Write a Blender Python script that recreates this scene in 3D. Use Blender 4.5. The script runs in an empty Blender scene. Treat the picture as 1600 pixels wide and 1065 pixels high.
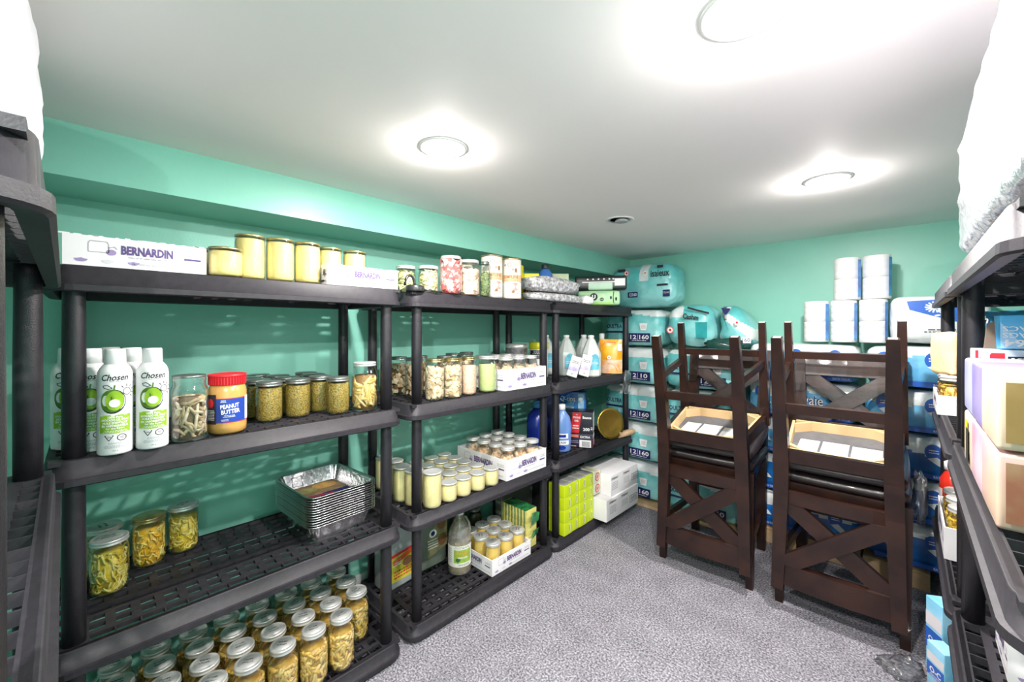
import bpy, bmesh, math, random
from math import sin, cos, pi, radians as R, atan2
from mathutils import Vector, Matrix, noise as mnoise
random.seed(7)
SC = bpy.context.scene
COL = SC.collection
EYE = 1.2284

# ---------------------------------------------------------------- camera
cam_d = bpy.data.cameras.new('camera')
cam_d.sensor_width = 36.0
cam_d.lens = 642.1 * 36.0 / 1600.0
cam_d.shift_y = -19.6 / 1600.0
cam_d.clip_start = 0.01
cam = bpy.data.objects.new('camera', cam_d)
COL.objects.link(cam)
cam.location = (0, 0, EYE)
cam.rotation_euler = (R(90), 0, 0.7651)
SC.camera = cam

# ---------------------------------------------------------------- world, light, exposure
world = bpy.data.worlds.new('world')
SC.world = world
world.use_nodes = True
world.node_tree.nodes['Background'].inputs[0].default_value = (1.0, 0.97, 0.95, 1)
world.node_tree.nodes['Background'].inputs[1].default_value = 1.5
SC.view_settings.view_transform = 'Standard'
SC.view_settings.look = 'None'
SC.view_settings.gamma = 1.0
SC.view_settings.use_curve_mapping = False
SC.view_settings.exposure = 0.62
CEIL = 1.768
LAMPS = [(-0.2, 0.78, 0.80), (-1.0, 0.744, 0.58), (-0.207, 1.866, 0.85), (0.12, -0.34, 1.45)]   # working downlights: x, y, share of full power
LAMP_W = 17.0            # downward light of one fitting
GLOW_W = 6.5             # sideways light of its lens

# ================================================================ helpers
MATS = {}


def M(name, col, rough=0.5, metal=0.0, n=0.0, ns=20.0, bump=0.0, bs=None, spec=0.5, trans=0.0, emit=0.0, coat=0.0, col2=None, sheen=0.0, alpha=None):
    """procedural principled material; n = strength of noise mottling between col and col2"""
    if name in MATS:
        return MATS[name]
    m = bpy.data.materials.new(name)
    m.use_nodes = True
    nt = m.node_tree
    b = nt.nodes['Principled BSDF']
    b.inputs['Base Color'].default_value = (*col, 1)
    b.inputs['Roughness'].default_value = rough
    b.inputs['Metallic'].default_value = metal
    b.inputs['Specular IOR Level'].default_value = spec
    b.inputs['Transmission Weight'].default_value = trans
    b.inputs['Coat Weight'].default_value = coat
    if emit:
        b.inputs['Emission Color'].default_value = (*col, 1)
        b.inputs['Emission Strength'].default_value = emit
    tc = nt.nodes.new('ShaderNodeTexCoord')
    nz = nt.nodes.new('ShaderNodeTexNoise')
    nz.inputs['Scale'].default_value = ns
    nz.inputs['Detail'].default_value = 4
    nt.links.new(tc.outputs['Object'], nz.inputs['Vector'])
    if n > 0 or col2:
        c2 = col2 or tuple(min(1, c * (1 - n)) for c in col)
        cr = nt.nodes.new('ShaderNodeValToRGB')
        cr.color_ramp.elements[0].position = 0.38
        cr.color_ramp.elements[1].position = 0.62
        cr.color_ramp.elements[0].color = (*c2, 1)
        cr.color_ramp.elements[1].color = (*col, 1)
        nt.links.new(nz.outputs['Fac'], cr.inputs['Fac'])
        nt.links.new(cr.outputs['Color'], b.inputs['Base Color'])
    if bump > 0:
        n2 = nt.nodes.new('ShaderNodeTexNoise')
        n2.inputs['Scale'].default_value = bs or ns
        n2.inputs['Detail'].default_value = 5
        nt.links.new(tc.outputs['Object'], n2.inputs['Vector'])
        bp = nt.nodes.new('ShaderNodeBump')
        bp.inputs['Strength'].default_value = bump
        bp.inputs['Distance'].default_value = 0.01
        nt.links.new(n2.outputs['Fac'], bp.inputs['Height'])
        nt.links.new(bp.outputs['Normal'], b.inputs['Normal'])
    MATS[name] = m
    return m


def GLASS(name, tint=(0.97, 0.985, 0.98), gloss=0.75, rough=0.03, base=0.04, white=0.0):
    """thin clear sheet: transparent, with a mirror that grows towards grazing angles; white adds haze"""
    if name in MATS:
        return MATS[name]
    m = bpy.data.materials.new(name)
    m.use_nodes = True
    nt = m.node_tree
    nt.nodes.remove(nt.nodes['Principled BSDF'])
    out = nt.nodes['Material Output']
    tr = nt.nodes.new('ShaderNodeBsdfTransparent')
    tr.inputs[0].default_value = (*tint, 1)
    gl = nt.nodes.new('ShaderNodeBsdfGlossy')
    gl.inputs['Roughness'].default_value = rough
    lw = nt.nodes.new('ShaderNodeLayerWeight')
    p = nt.nodes.new('ShaderNodeMath'); p.operation = 'POWER'; p.inputs[1].default_value = 1.5
    ma = nt.nodes.new('ShaderNodeMath'); ma.operation = 'MULTIPLY_ADD'
    ma.inputs[1].default_value = gloss; ma.inputs[2].default_value = base
    nt.links.new(lw.outputs['Facing'], p.inputs[0]); nt.links.new(p.outputs[0], ma.inputs[0])
    src = tr
    if white > 0:
        df = nt.nodes.new('ShaderNodeBsdfDiffuse'); df.inputs[0].default_value = (0.9, 0.9, 0.92, 1)
        mw = nt.nodes.new('ShaderNodeMixShader')
        tc = nt.nodes.new('ShaderNodeTexCoord'); nz = nt.nodes.new('ShaderNodeTexNoise'); nz.inputs['Scale'].default_value = 40
        nt.links.new(tc.outputs['Object'], nz.inputs['Vector'])
        mm = nt.nodes.new('ShaderNodeMath'); mm.operation = 'MULTIPLY'; mm.inputs[1].default_value = white * 2
        nt.links.new(nz.outputs['Fac'], mm.inputs[0]); nt.links.new(mm.outputs[0], mw.inputs['Fac'])
        nt.links.new(tr.outputs[0], mw.inputs[1]); nt.links.new(df.outputs[0], mw.inputs[2])
        src = mw
    mix = nt.nodes.new('ShaderNodeMixShader')
    nt.links.new(ma.outputs[0], mix.inputs['Fac'])
    nt.links.new(src.outputs[0], mix.inputs[1]); nt.links.new(gl.outputs[0], mix.inputs[2])
    nt.links.new(mix.outputs[0], out.inputs['Surface'])
    MATS[name] = m
    return m


_TXT = {}


def text_geo(s, bold=0.0):
    k = (s, bold)
    if k not in _TXT:
        cu = bpy.data.curves.new('t', 'FONT')
        cu.body = s; cu.size = 1.0; cu.offset = bold; cu.resolution_u = 2
        ob = bpy.data.objects.new('t', cu)
        COL.objects.link(ob)
        dg = bpy.context.evaluated_depsgraph_get()
        me = ob.evaluated_get(dg).to_mesh()
        vs = [(v.co.x, v.co.y) for v in me.vertices]
        fs = [tuple(p.vertices) for p in me.polygons]
        ob.evaluated_get(dg).to_mesh_clear()
        bpy.data.objects.remove(ob); bpy.data.curves.remove(cu)
        x0 = min(v[0] for v in vs); x1 = max(v[0] for v in vs)
        y0 = min(v[1] for v in vs); y1 = max(v[1] for v in vs)
        _TXT[k] = ([(v[0] - (x0 + x1) / 2, v[1] - (y0 + y1) / 2) for v in vs], fs, x1 - x0, y1 - y0)
    return _TXT[k]


class MB:
    def __init__(s):
        s.v = []; s.f = []; s.mi = []; s.sm = []

    def add(s, vs, fs, mi=0, smooth=False):
        b = len(s.v)
        s.v.extend(vs)
        for f in fs:
            s.f.append(tuple(b + i for i in f)); s.mi.append(mi); s.sm.append(smooth)
        return s

    def box(s, cx, cy, cz, sx, sy, sz, mi=0, rot=None):
        vs = [Vector((x * sx / 2, y * sy / 2, z * sz / 2)) for x in (-1, 1) for y in (-1, 1) for z in (-1, 1)]
        if rot is not None:
            vs = [rot @ v for v in vs]
        vs = [(v.x + cx, v.y + cy, v.z + cz) for v in vs]
        return s.add(vs, [(0, 1, 3, 2), (4, 6, 7, 5), (0, 4, 5, 1), (2, 3, 7, 6), (0, 2, 6, 4), (1, 5, 7, 3)], mi)

    def rbox(s, cx, cy, cz, sx, sy, sz, r, mi=0, n=6, bulge=0.0, seg=3, wob=0.0, seed=0.0, fn=None):
        """rounded box; bulge swells the faces; fn(p, nrm) may pick the material slot of a face"""
        N = n + 2 * seg
        h = (sx / 2, sy / 2, sz / 2)
        r = min(r, min(h) * 0.98)

        def ax(half):
            a = [-half + r * (1 - cos(pi / 2 * i / seg)) if False else -half + r * i / seg for i in range(seg)]
            mid = [-half + r + (2 * half - 2 * r) * i / n for i in range(n + 1)]
            return a + mid + [-x for x in reversed(a)]
        A = [ax(t) for t in h]
        vid = {}

        def vert(i, j, k):
            key = (i, j, k)
            if key in vid:
                return vid[key]
            p = Vector((A[0][i], A[1][j], A[2][k]))
            q = Vector([max(-(h[t] - r), min(h[t] - r, p[t])) for t in range(3)])
            d = p - q
            if d.length > 1e-9:
                p = q + d.normalized() * r
            u = [p[t] / h[t] for t in range(3)]
            if bulge:
                e = [max(0.0, 1 - u[t] ** 2) for t in range(3)]
                for t in range(3):
                    a, b = (t + 1) % 3, (t + 2) % 3
                    p[t] += math.copysign(bulge, u[t]) * abs(u[t]) ** 3 * e[a] * e[b]
            if wob:
                p = p + mnoise.noise_vector(p * (1.0 / max(0.02, wob * 6)) + Vector((seed, seed * 2, 0))) * wob
            vid[key] = len(s.v)
            s.v.append((p.x + cx, p.y + cy, p.z + cz))
            return vid[key]

        def face(q):
            s.f.append(tuple(q))
            m = mi
            if fn:
                c = sum((Vector(s.v[i]) for i in q), Vector()) / 4 - Vector((cx, cy, cz))
                nn = (Vector(s.v[q[1]]) - Vector(s.v[q[0]])).cross(Vector(s.v[q[3]]) - Vector(s.v[q[0]])).normalized()
                m = fn(c, nn)
            s.mi.append(m); s.sm.append(True)
        for i in range(N):
            for j in range(N):
                face([vert(i, j, 0), vert(i, j + 1, 0), vert(i + 1, j + 1, 0), vert(i + 1, j, 0)])
                face([vert(i, j, N), vert(i + 1, j, N), vert(i + 1, j + 1, N), vert(i, j + 1, N)])
                face([vert(i, 0, j), vert(i + 1, 0, j), vert(i + 1, 0, j + 1), vert(i, 0, j + 1)])
                face([vert(i, N, j), vert(i, N, j + 1), vert(i + 1, N, j + 1), vert(i + 1, N, j)])
                face([vert(0, i, j), vert(0, i, j + 1), vert(0, i + 1, j + 1), vert(0, i + 1, j)])
                face([vert(N, i, j), vert(N, i + 1, j), vert(N, i + 1, j + 1), vert(N, i, j + 1)])
        return s

    def lathe(s, prof, seg=28, mi=0, c=(0, 0, 0), smooth=True, sx=1.0, sy=1.0, mis=None):
        """revolve (r, z) pairs; r = 0 closes"""
        rings = []
        for r, z in prof:
            if r < 1e-6:
                rings.append([len(s.v)]); s.v.append((c[0], c[1], c[2] + z))
            else:
                rings.append(list(range(len(s.v), len(s.v) + seg)))
                s.v.extend((c[0] + sx * r * cos(2 * pi * i / seg), c[1] + sy * r * sin(2 * pi * i / seg), c[2] + z) for i in range(seg))
        for k in range(len(rings) - 1):
            a, b = rings[k], rings[k + 1]
            m = mis[k] if mis else mi
            for i in range(seg):
                j = (i + 1) % seg
                if len(a) == 1 and len(b) == 1:
                    continue
                if len(a) == 1:
                    q = (a[0], b[i], b[j])
                    q = (q[0], q[2], q[1])
                elif len(b) == 1:
                    q = (a[i], a[j], b[0])
                else:
                    q = (a[i], a[j], b[j], b[i])
                s.f.append(q); s.mi.append(m); s.sm.append(smooth)
        return s

    def sweep(s, pts, prof, mi=0, smooth=True, up=(0, 0, 1), closed=False, caps=True, scales=None):
        """sweep a closed 2D outline along points"""
        P = [Vector(p) for p in pts]
        n = len(P); k = len(prof)
        base = len(s.v)
        for i in range(n):
            a = P[(i - 1) % n] if (closed or i > 0) else P[i]
            b = P[(i + 1) % n] if (closed or i < n - 1) else P[i]
            t = (b - a).normalized()
            u = Vector(up)
            if abs(t.dot(u)) > 0.97:
                u = Vector((1, 0, 0)) if abs(t.x) < 0.9 else Vector((0, 1, 0))
            x = t.cross(u).normalized(); y = x.cross(t)
            sc = scales[i] if scales else 1.0
            for (q, w) in prof:
                v = P[i] + x * q * sc + y * w * sc
                s.v.append((v.x, v.y, v.z))
        for i in range(n if closed else n - 1):
            i2 = (i + 1) % n
            for j in range(k):
                j2 = (j + 1) % k
                s.f.append((base + i * k + j, base + i * k + j2, base + i2 * k + j2, base + i2 * k + j)); s.mi.append(mi); s.sm.append(smooth)
        if caps and not closed:
            s.f.append(tuple(base + j for j in reversed(range(k)))); s.mi.append(mi); s.sm.append(False)
            s.f.append(tuple(base + (n - 1) * k + j for j in range(k))); s.mi.append(mi); s.sm.append(False)
        return s

    def tube(s, pts, r, seg=8, mi=0, scales=None, closed=False):
        return s.sweep(pts, [(r * cos(2 * pi * i / seg), r * sin(2 * pi * i / seg)) for i in range(seg)], mi, True, scales=scales, closed=closed)

    def beam(s, p0, p1, w, t, mi=0, up=(0, 0, 1), w2=None, t2=None):
        """straight bar of rectangular section w (sideways) x t (along up)"""
        w2 = w2 or w; t2 = t2 or t
        A, B = Vector(p0), Vector(p1)
        d = (B - A).normalized(); u = Vector(up)
        x = d.cross(u).normalized(); y = x.cross(d)
        vs = []
        for p, a, b in ((A, w, t), (B, w2, t2)):
            for q, r_ in ((-1, -1), (1, -1), (1, 1), (-1, 1)):
                v = p + x * q * a / 2 + y * r_ * b / 2
                vs.append((v.x, v.y, v.z))
        return s.add(vs, [(3, 2, 1, 0), (4, 5, 6, 7), (0, 1, 5, 4), (1, 2, 6, 5), (2, 3, 7, 6), (3, 0, 4, 7)], mi)

    # printed marks: P maps (x, z) on a face to 3D
    def rect(s, P, x0, x1, z0, z1, mi, n=1):
        vs = []
        for i in range(n + 1):
            x = x0 + (x1 - x0) * i / n
            vs += [P(x, z0), P(x, z1)]
        return s.add(vs, [(2 * i, 2 * i + 2, 2 * i + 3, 2 * i + 1) for i in range(n)], mi)

    def disc(s, P, cx, cz, rx, rz, mi, n=20, fn=None):
        vs = [P(cx, cz)]
        for i in range(n):
            a = 2 * pi * i / n
            k = fn(a) if fn else 1.0
            vs.append(P(cx + rx * cos(a) * k, cz + rz * sin(a) * k))
        return s.add(vs, [(0, 1 + i, 1 + (i + 1) % n) for i in range(n)], mi)

    def poly(s, P, pts, mi):
        return s.add([P(x, z) for x, z in pts], [tuple(range(len(pts)))], mi)

    def line(s, P, pts, w, mi, closed=False):
        if closed:
            pts = pts + [pts[0]]
        for (a, b), (c, d) in zip(pts[:-1], pts[1:]):
            L = math.hypot(c - a, d - b) or 1e-6
            nx, nz = -(d - b) / L * w / 2, (c - a) / L * w / 2
            s.add([P(a - nx, b - nz), P(c - nx, d - nz), P(c + nx, d + nz), P(a + nx, b + nz)], [(0, 1, 2, 3)], mi)
        return s

    def ring(s, P, cx, cz, rx, rz, w, mi, n=20):
        return s.line(P, [(cx + rx * cos(2 * pi * i / n), cz + rz * sin(2 * pi * i / n)) for i in range(n)], w, mi, True)

    def text(s, P, txt, cx, cz, w=None, h=None, mi=0, bold=0.0, slant=0.0, rot=0.0):
        vs, fs, tw, th = text_geo(txt, bold)
        kx = (w / tw) if w else h / th
        kz = (h / th) if h else kx
        cr, sr = cos(rot), sin(rot)
        out = []
        for x, y in vs:
            a, b = x * kx + slant * y * kz, y * kz
            out.append(P(cx + a * cr - b * sr, cz + a * sr + b * cr))
        return s.add(out, fs, mi)

    def small(s, P, cx, cz, w, h, rows, mi, seed=1):
        """rows of unreadably small print as broken fine lines"""
        rnd = random.Random(seed)
        for i in range(rows):
            z = cz + h / 2 - (i + 0.5) * h / rows
            x = cx - w / 2 * rnd.uniform(0.75, 1)
            while x < cx + w / 2 * 0.9:
                l = rnd.uniform(0.05, 0.16) * w
                s.rect(P, x, min(x + l, cx + w / 2), z - h / rows * 0.22, z + h / rows * 0.22, mi)
                x += l + 0.03 * w
        return s

    def build(s, name, mats, parent=None, loc=None, rz=None):
        me = bpy.data.meshes.new(name)
        me.from_pydata(s.v, [], s.f)
        for m in (mats if isinstance(mats, (list, tuple)) else [mats]):
            me.materials.append(m)
        me.polygons.foreach_set('material_index', s.mi)
        me.polygons.foreach_set('use_smooth', s.sm)
        me.update()
        o = bpy.data.objects.new(name, me)
        COL.objects.link(o)
        if parent:
            o.parent = parent
        if loc:
            o.location = loc
        if rz is not None:
            o.rotation_euler = (0, 0, rz)
        return o


def front(y):
    return lambda x, z: (x, y, z)


def sideP(xf):
    return lambda x, z: (xf, x, z)


def sideN(xf):
    return lambda x, z: (xf, -x, z)


def top(zf):
    return lambda x, y: (x, y, zf)


def cyl(r, a0=0.0):
    return lambda x, z: (r * sin(x / r + a0), -r * cos(x / r + a0), z)


def tag(o, label, cat, group=None):
    o['label'] = label; o['category'] = cat
    if group:
        o['group'] = group
    return o


def thing(name, label, cat, loc=(0, 0, 0), rz=0.0, group=None):
    o = bpy.data.objects.new(name, None)
    o.empty_display_size = 0.05
    COL.objects.link(o)
    o.location = loc; o.rotation_euler = (0, 0, rz)
    return tag(o, label, cat, group)


def struct(o):
    o['kind'] = 'structure'
    return o


def dup(root, loc, rz=0.0, label=None, group=None, scale=None):
    r = root.copy(); COL.objects.link(r)
    r.location = loc; r.rotation_euler = (0, 0, rz)
    if label:
        r['label'] = label
    if group:
        r['group'] = group
    r.scale = scale or (1, 1, 1)
    for ch in list(root.children):
        c = ch.copy(); COL.objects.link(c); c.parent = r
        for g in list(ch.children):
            d = g.copy(); COL.objects.link(d); d.parent = c
    return r


class Kind:
    """hands out a built thing: itself the first time, copies after that"""

    def __init__(s, root):
        s.root = root; s.used = False

    def put(s, loc, rz, label, group=None, scale=None):
        if s.used:
            return dup(s.root, loc, rz, label, group, scale)
        s.used = True
        o = s.root
        o.location = loc; o.rotation_euler = (0, 0, rz); o['label'] = label
        if group:
            o['group'] = group
        o.scale = scale or (1, 1, 1)
        return o


def face_cam(x, y):
    return atan2(-x, y)


AISLE = pi / 2        # printed front turned to +x (things on the west shelves)
EAST = -pi / 2        # printed front turned to -x (things on the east shelves)
ORD = ['first', 'second', 'third', 'fourth', 'fifth', 'sixth', 'seventh', 'eighth', 'ninth', 'tenth', 'eleventh', 'twelfth', 'thirteenth',
       'fourteenth', 'fifteenth', 'sixteenth', 'seventeenth', 'eighteenth', 'nineteenth', 'twentieth']
# the heights of the four shelf tops
T1, T2, T3, T4 = 1.372, 0.93, 0.50, 0.07

# ================================================================ materials shared
WALL = M('seafoam_paint', (0.245, 0.60, 0.49), 0.38, n=0.06, ns=3.0, bump=0.05, bs=180)
CEILM = M('ceiling_paint', (0.93, 0.895, 0.885), 0.7, n=0.02, ns=2.0)
WHITE = M('white_plastic', (0.86, 0.86, 0.87), 0.35, n=0.03, ns=30)
PLAST = M('black_shelf_plastic', (0.026, 0.024, 0.030), 0.50, spec=0.34, n=0.25, ns=60, bump=0.06, bs=420)
POSTM = M('black_post_plastic', (0.020, 0.018, 0.023), 0.40, spec=0.45, n=0.2, ns=40, bump=0.15, bs=500)
JAR = GLASS('jar_glass')
LID = M('tinned_lid', (0.74, 0.75, 0.73), 0.38, metal=0.55, n=0.12, ns=25)
LIDB = M('brass_lid', (0.55, 0.44, 0.20), 0.3, metal=0.9, n=0.15, ns=25)
LIDG = M('grey_lid', (0.30, 0.32, 0.31), 0.35, metal=0.8, n=0.2, ns=30)
INK = M('black_ink', (0.02, 0.02, 0.025), 0.6, n=0.1)
GREYINK = M('grey_print', (0.42, 0.41, 0.46), 0.6, n=0.1)
LGREY = M('pale_grey_print', (0.66, 0.66, 0.70), 0.6, n=0.1)
PURPLE = M('purple_print', (0.10, 0.06, 0.20), 0.6, n=0.1)
LILAC = M('lilac_print', (0.36, 0.28, 0.52), 0.6, n=0.15)
CARD = M('white_carton', (0.82, 0.81, 0.83), 0.6, n=0.04, ns=12)
KRAFT = M('kraft_board', (0.60, 0.42, 0.24), 0.8, n=0.15, ns=25)
PAPER = M('white_paper', (0.85, 0.85, 0.84), 0.8, n=0.04, ns=30)
NAVY = M('navy_print', (0.015, 0.02, 0.12), 0.4, n=0.1)
RED = M('red_print', (0.70, 0.02, 0.03), 0.4, n=0.1)
BLUE = M('blue_print', (0.02, 0.13, 0.58), 0.35, n=0.15, ns=8)
SKY = M('sky_blue_print', (0.08, 0.42, 0.78), 0.35, n=0.25, ns=14)
ORANGE = M('orange_print', (0.90, 0.26, 0.02), 0.35, n=0.2, ns=10)
YELLOW = M('yellow_print', (0.90, 0.72, 0.02), 0.4, n=0.1)
GREENP = M('leaf_green_print', (0.22, 0.46, 0.02), 0.45, n=0.2, ns=30)

# ================================================================ room
X0, X1, Y0, Y1 = -1.84, 0.575, -0.56, 3.0


def wallbox(name, a, b, m):
    mb = MB()
    mb.box((a[0] + b[0]) / 2, (a[1] + b[1]) / 2, (a[2] + b[2]) / 2, b[0] - a[0], b[1] - a[1], b[2] - a[2])
    return struct(mb.build(name, m))


wallbox('wall_left', (X0 - 0.1, Y0 - 0.1, 0), (X0, Y1 + 0.1, CEIL + 0.1), WALL)
wallbox('wall_back', (X0, Y1, 0), (X1 + 0.1, Y1 + 0.1, CEIL + 0.1), WALL)
wallbox('wall_right', (X1, Y0 - 0.1, 0), (X1 + 0.1, Y1, CEIL + 0.1), WALL)
DX0, DX1, DH = -0.36, 0.52, 1.72          # the doorway the photograph is taken from
wallbox('wall_near', (X0, Y0 - 0.1, 0), (DX0, Y0, CEIL + 0.1), WALL)
wallbox('wall_near_side', (DX1, Y0 - 0.1, 0), (X1, Y0, CEIL + 0.1), WALL)
wallbox('trim_1', (DX0, Y0 - 0.1, DH), (DX1, Y0, CEIL + 0.1), WALL)
wallbox('ceiling', (X0, Y0 - 0.1, CEIL), (X1, Y1, CEIL + 0.1), CEILM)
# boxed-in beam along the top of the shelf wall
wallbox('trim_2', (X0, Y0, 1.627), (-1.585, Y1, CEIL), WALL)
# base trim
TRIMM = M('white_trim', (0.80, 0.80, 0.80), 0.45, n=0.03)
wallbox('baseboard_left', (X0, Y0, 0), (X0 + 0.012, Y1, 0.085), TRIMM)
wallbox('baseboard_back', (X0 + 0.012, Y1 - 0.012, 0), (X1, Y1, 0.085), TRIMM)

# carpet: short cut pile, flecked grey
cm = bpy.data.materials.new('flecked_grey_carpet')
cm.use_nodes = True
nt = cm.node_tree
b = nt.nodes['Principled BSDF']
b.inputs['Roughness'].default_value = 0.95
b.inputs['Specular IOR Level'].default_value = 0.1
tc = nt.nodes.new('ShaderNodeTexCoord')
na = nt.nodes.new('ShaderNodeTexNoise'); na.inputs['Scale'].default_value = 140; na.inputs['Detail'].default_value = 3
nb = nt.nodes.new('ShaderNodeTexNoise'); nb.inputs['Scale'].default_value = 9; nb.inputs['Detail'].default_value = 3
for q in (na, nb):
    nt.links.new(tc.outputs['Object'], q.inputs['Vector'])
r1 = nt.nodes.new('ShaderNodeValToRGB')
e = r1.color_ramp.elements
e[0].position = 0.33; e[0].color = (0.095, 0.092, 0.105, 1)
e[1].position = 0.66; e[1].color = (0.47, 0.46, 0.52, 1)
q = r1.color_ramp.elements.new(0.5); q.color = (0.25, 0.243, 0.275, 1)
nt.links.new(na.outputs['Fac'], r1.inputs['Fac'])
r2 = nt.nodes.new('ShaderNodeValToRGB')
r2.color_ramp.elements[0].position = 0.35; r2.color_ramp.elements[0].color = (0.82, 0.82, 0.82, 1)
r2.color_ramp.elements[1].position = 0.65; r2.color_ramp.elements[1].color = (1, 1, 1, 1)
nt.links.new(nb.outputs['Fac'], r2.inputs['Fac'])
mx = nt.nodes.new('ShaderNodeMix'); mx.data_type = 'RGBA'; mx.blend_type = 'MULTIPLY'; mx.inputs[0].default_value = 1
nt.links.new(r1.outputs[0], mx.inputs[6]); nt.links.new(r2.outputs[0], mx.inputs[7])
nt.links.new(mx.outputs[2], b.inputs['Base Color'])
bp = nt.nodes.new('ShaderNodeBump'); bp.inputs['Strength'].default_value = 0.8; bp.inputs['Distance'].default_value = 0.006
nt.links.new(na.outputs['Fac'], bp.inputs['Height']); nt.links.new(bp.outputs['Normal'], b.inputs['Normal'])
wallbox('floor', (X0 - 0.1, Y0 - 1.2, -0.1), (X1 + 0.1, Y1 + 0.1, 0), cm)

# ---------------------------------------------------------------- recessed ceiling lights
GLOW = M('lit_lens', (1.0, 0.98, 0.94), 0.5, emit=30.0)
RIM = M('lamp_trim', (0.80, 0.80, 0.80), 0.3, n=0.02)
DARKL = M('unlit_lens', (0.42, 0.42, 0.43), 0.25, n=0.1, ns=10)


def downlight(x, y, lit, label):
    pw, lit = lit, lit > 0
    o = thing('ceiling_light', label, 'light', (x, y, CEIL), 0, 'recessed ceiling lights')
    mb = MB().lathe([(0.0535, -0.002), (0.056, -0.0035), (0.066, -0.0040), (0.071, -0.0015), (0.071, 0.0)], 40)
    mb.build('trim_ring', RIM, o)
    if lit:
        mb = MB().lathe([(0.054, -0.003), (0.045, -0.006), (0.028, -0.010), (0, -0.012)], 32)
        mb.build('lens', GLOW, o)
        for kind, size, watts, z in (('AREA', 0.06, LAMP_W, -0.0135), ('POINT', 0.010, GLOW_W, -0.019)):
            ld = bpy.data.lights.new('downlight_lamp', kind)
            ld.energy = watts * pw; ld.color = (1.0, 0.94, 0.905)
            if kind == 'AREA':
                ld.shape = 'DISK'; ld.size = size
            else:
                ld.shadow_soft_size = size
            l = bpy.data.objects.new('lamp', ld); COL.objects.link(l); l.parent = o; l.location = (0, 0, z)
    else:
        mb = MB().lathe([(0.054, -0.001), (0.045, 0.0), (0, 0.0)], 32, 0)
        mb.lathe([(0.028, 0.0), (0.034, -0.010), (0.030, -0.012), (0, -0.012)], 24, 0, (0.010, 0.006, 0))
        mb.build('lens', DARKL, o)
    return o


downlight(*LAMPS[0], 'round recessed ceiling light, lit, cut off by the top of the picture')
downlight(*LAMPS[1], 'lit round recessed ceiling light above the tall shelves of jars')
downlight(*LAMPS[2], 'lit round recessed ceiling light above the stacked dining chairs')
downlight(*LAMPS[3], 'lit round recessed ceiling light just inside the doorway')
downlight(-1.03, 1.842, 0.0, 'unlit round ceiling light with a grey lens, near the corner')

# ================================================================ shelving units
HW, HD = 0.448, 0.224                     # half width and half depth of a shelf
PX, PY = 0.396, 0.182                     # where the posts stand


def rrect(hx, hy, r, seg=6):
    out = []
    for cx, cy, a0 in ((hx - r, hy - r, 0), (-hx + r, hy - r, 90), (-hx + r, -hy + r, 180), (hx - r, -hy + r, 270)):
        for i in range(seg + 1):
            a = R(a0 + 90 * i / seg)
            out.append((cx + r * cos(a), cy + r * sin(a)))
    return out


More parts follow.
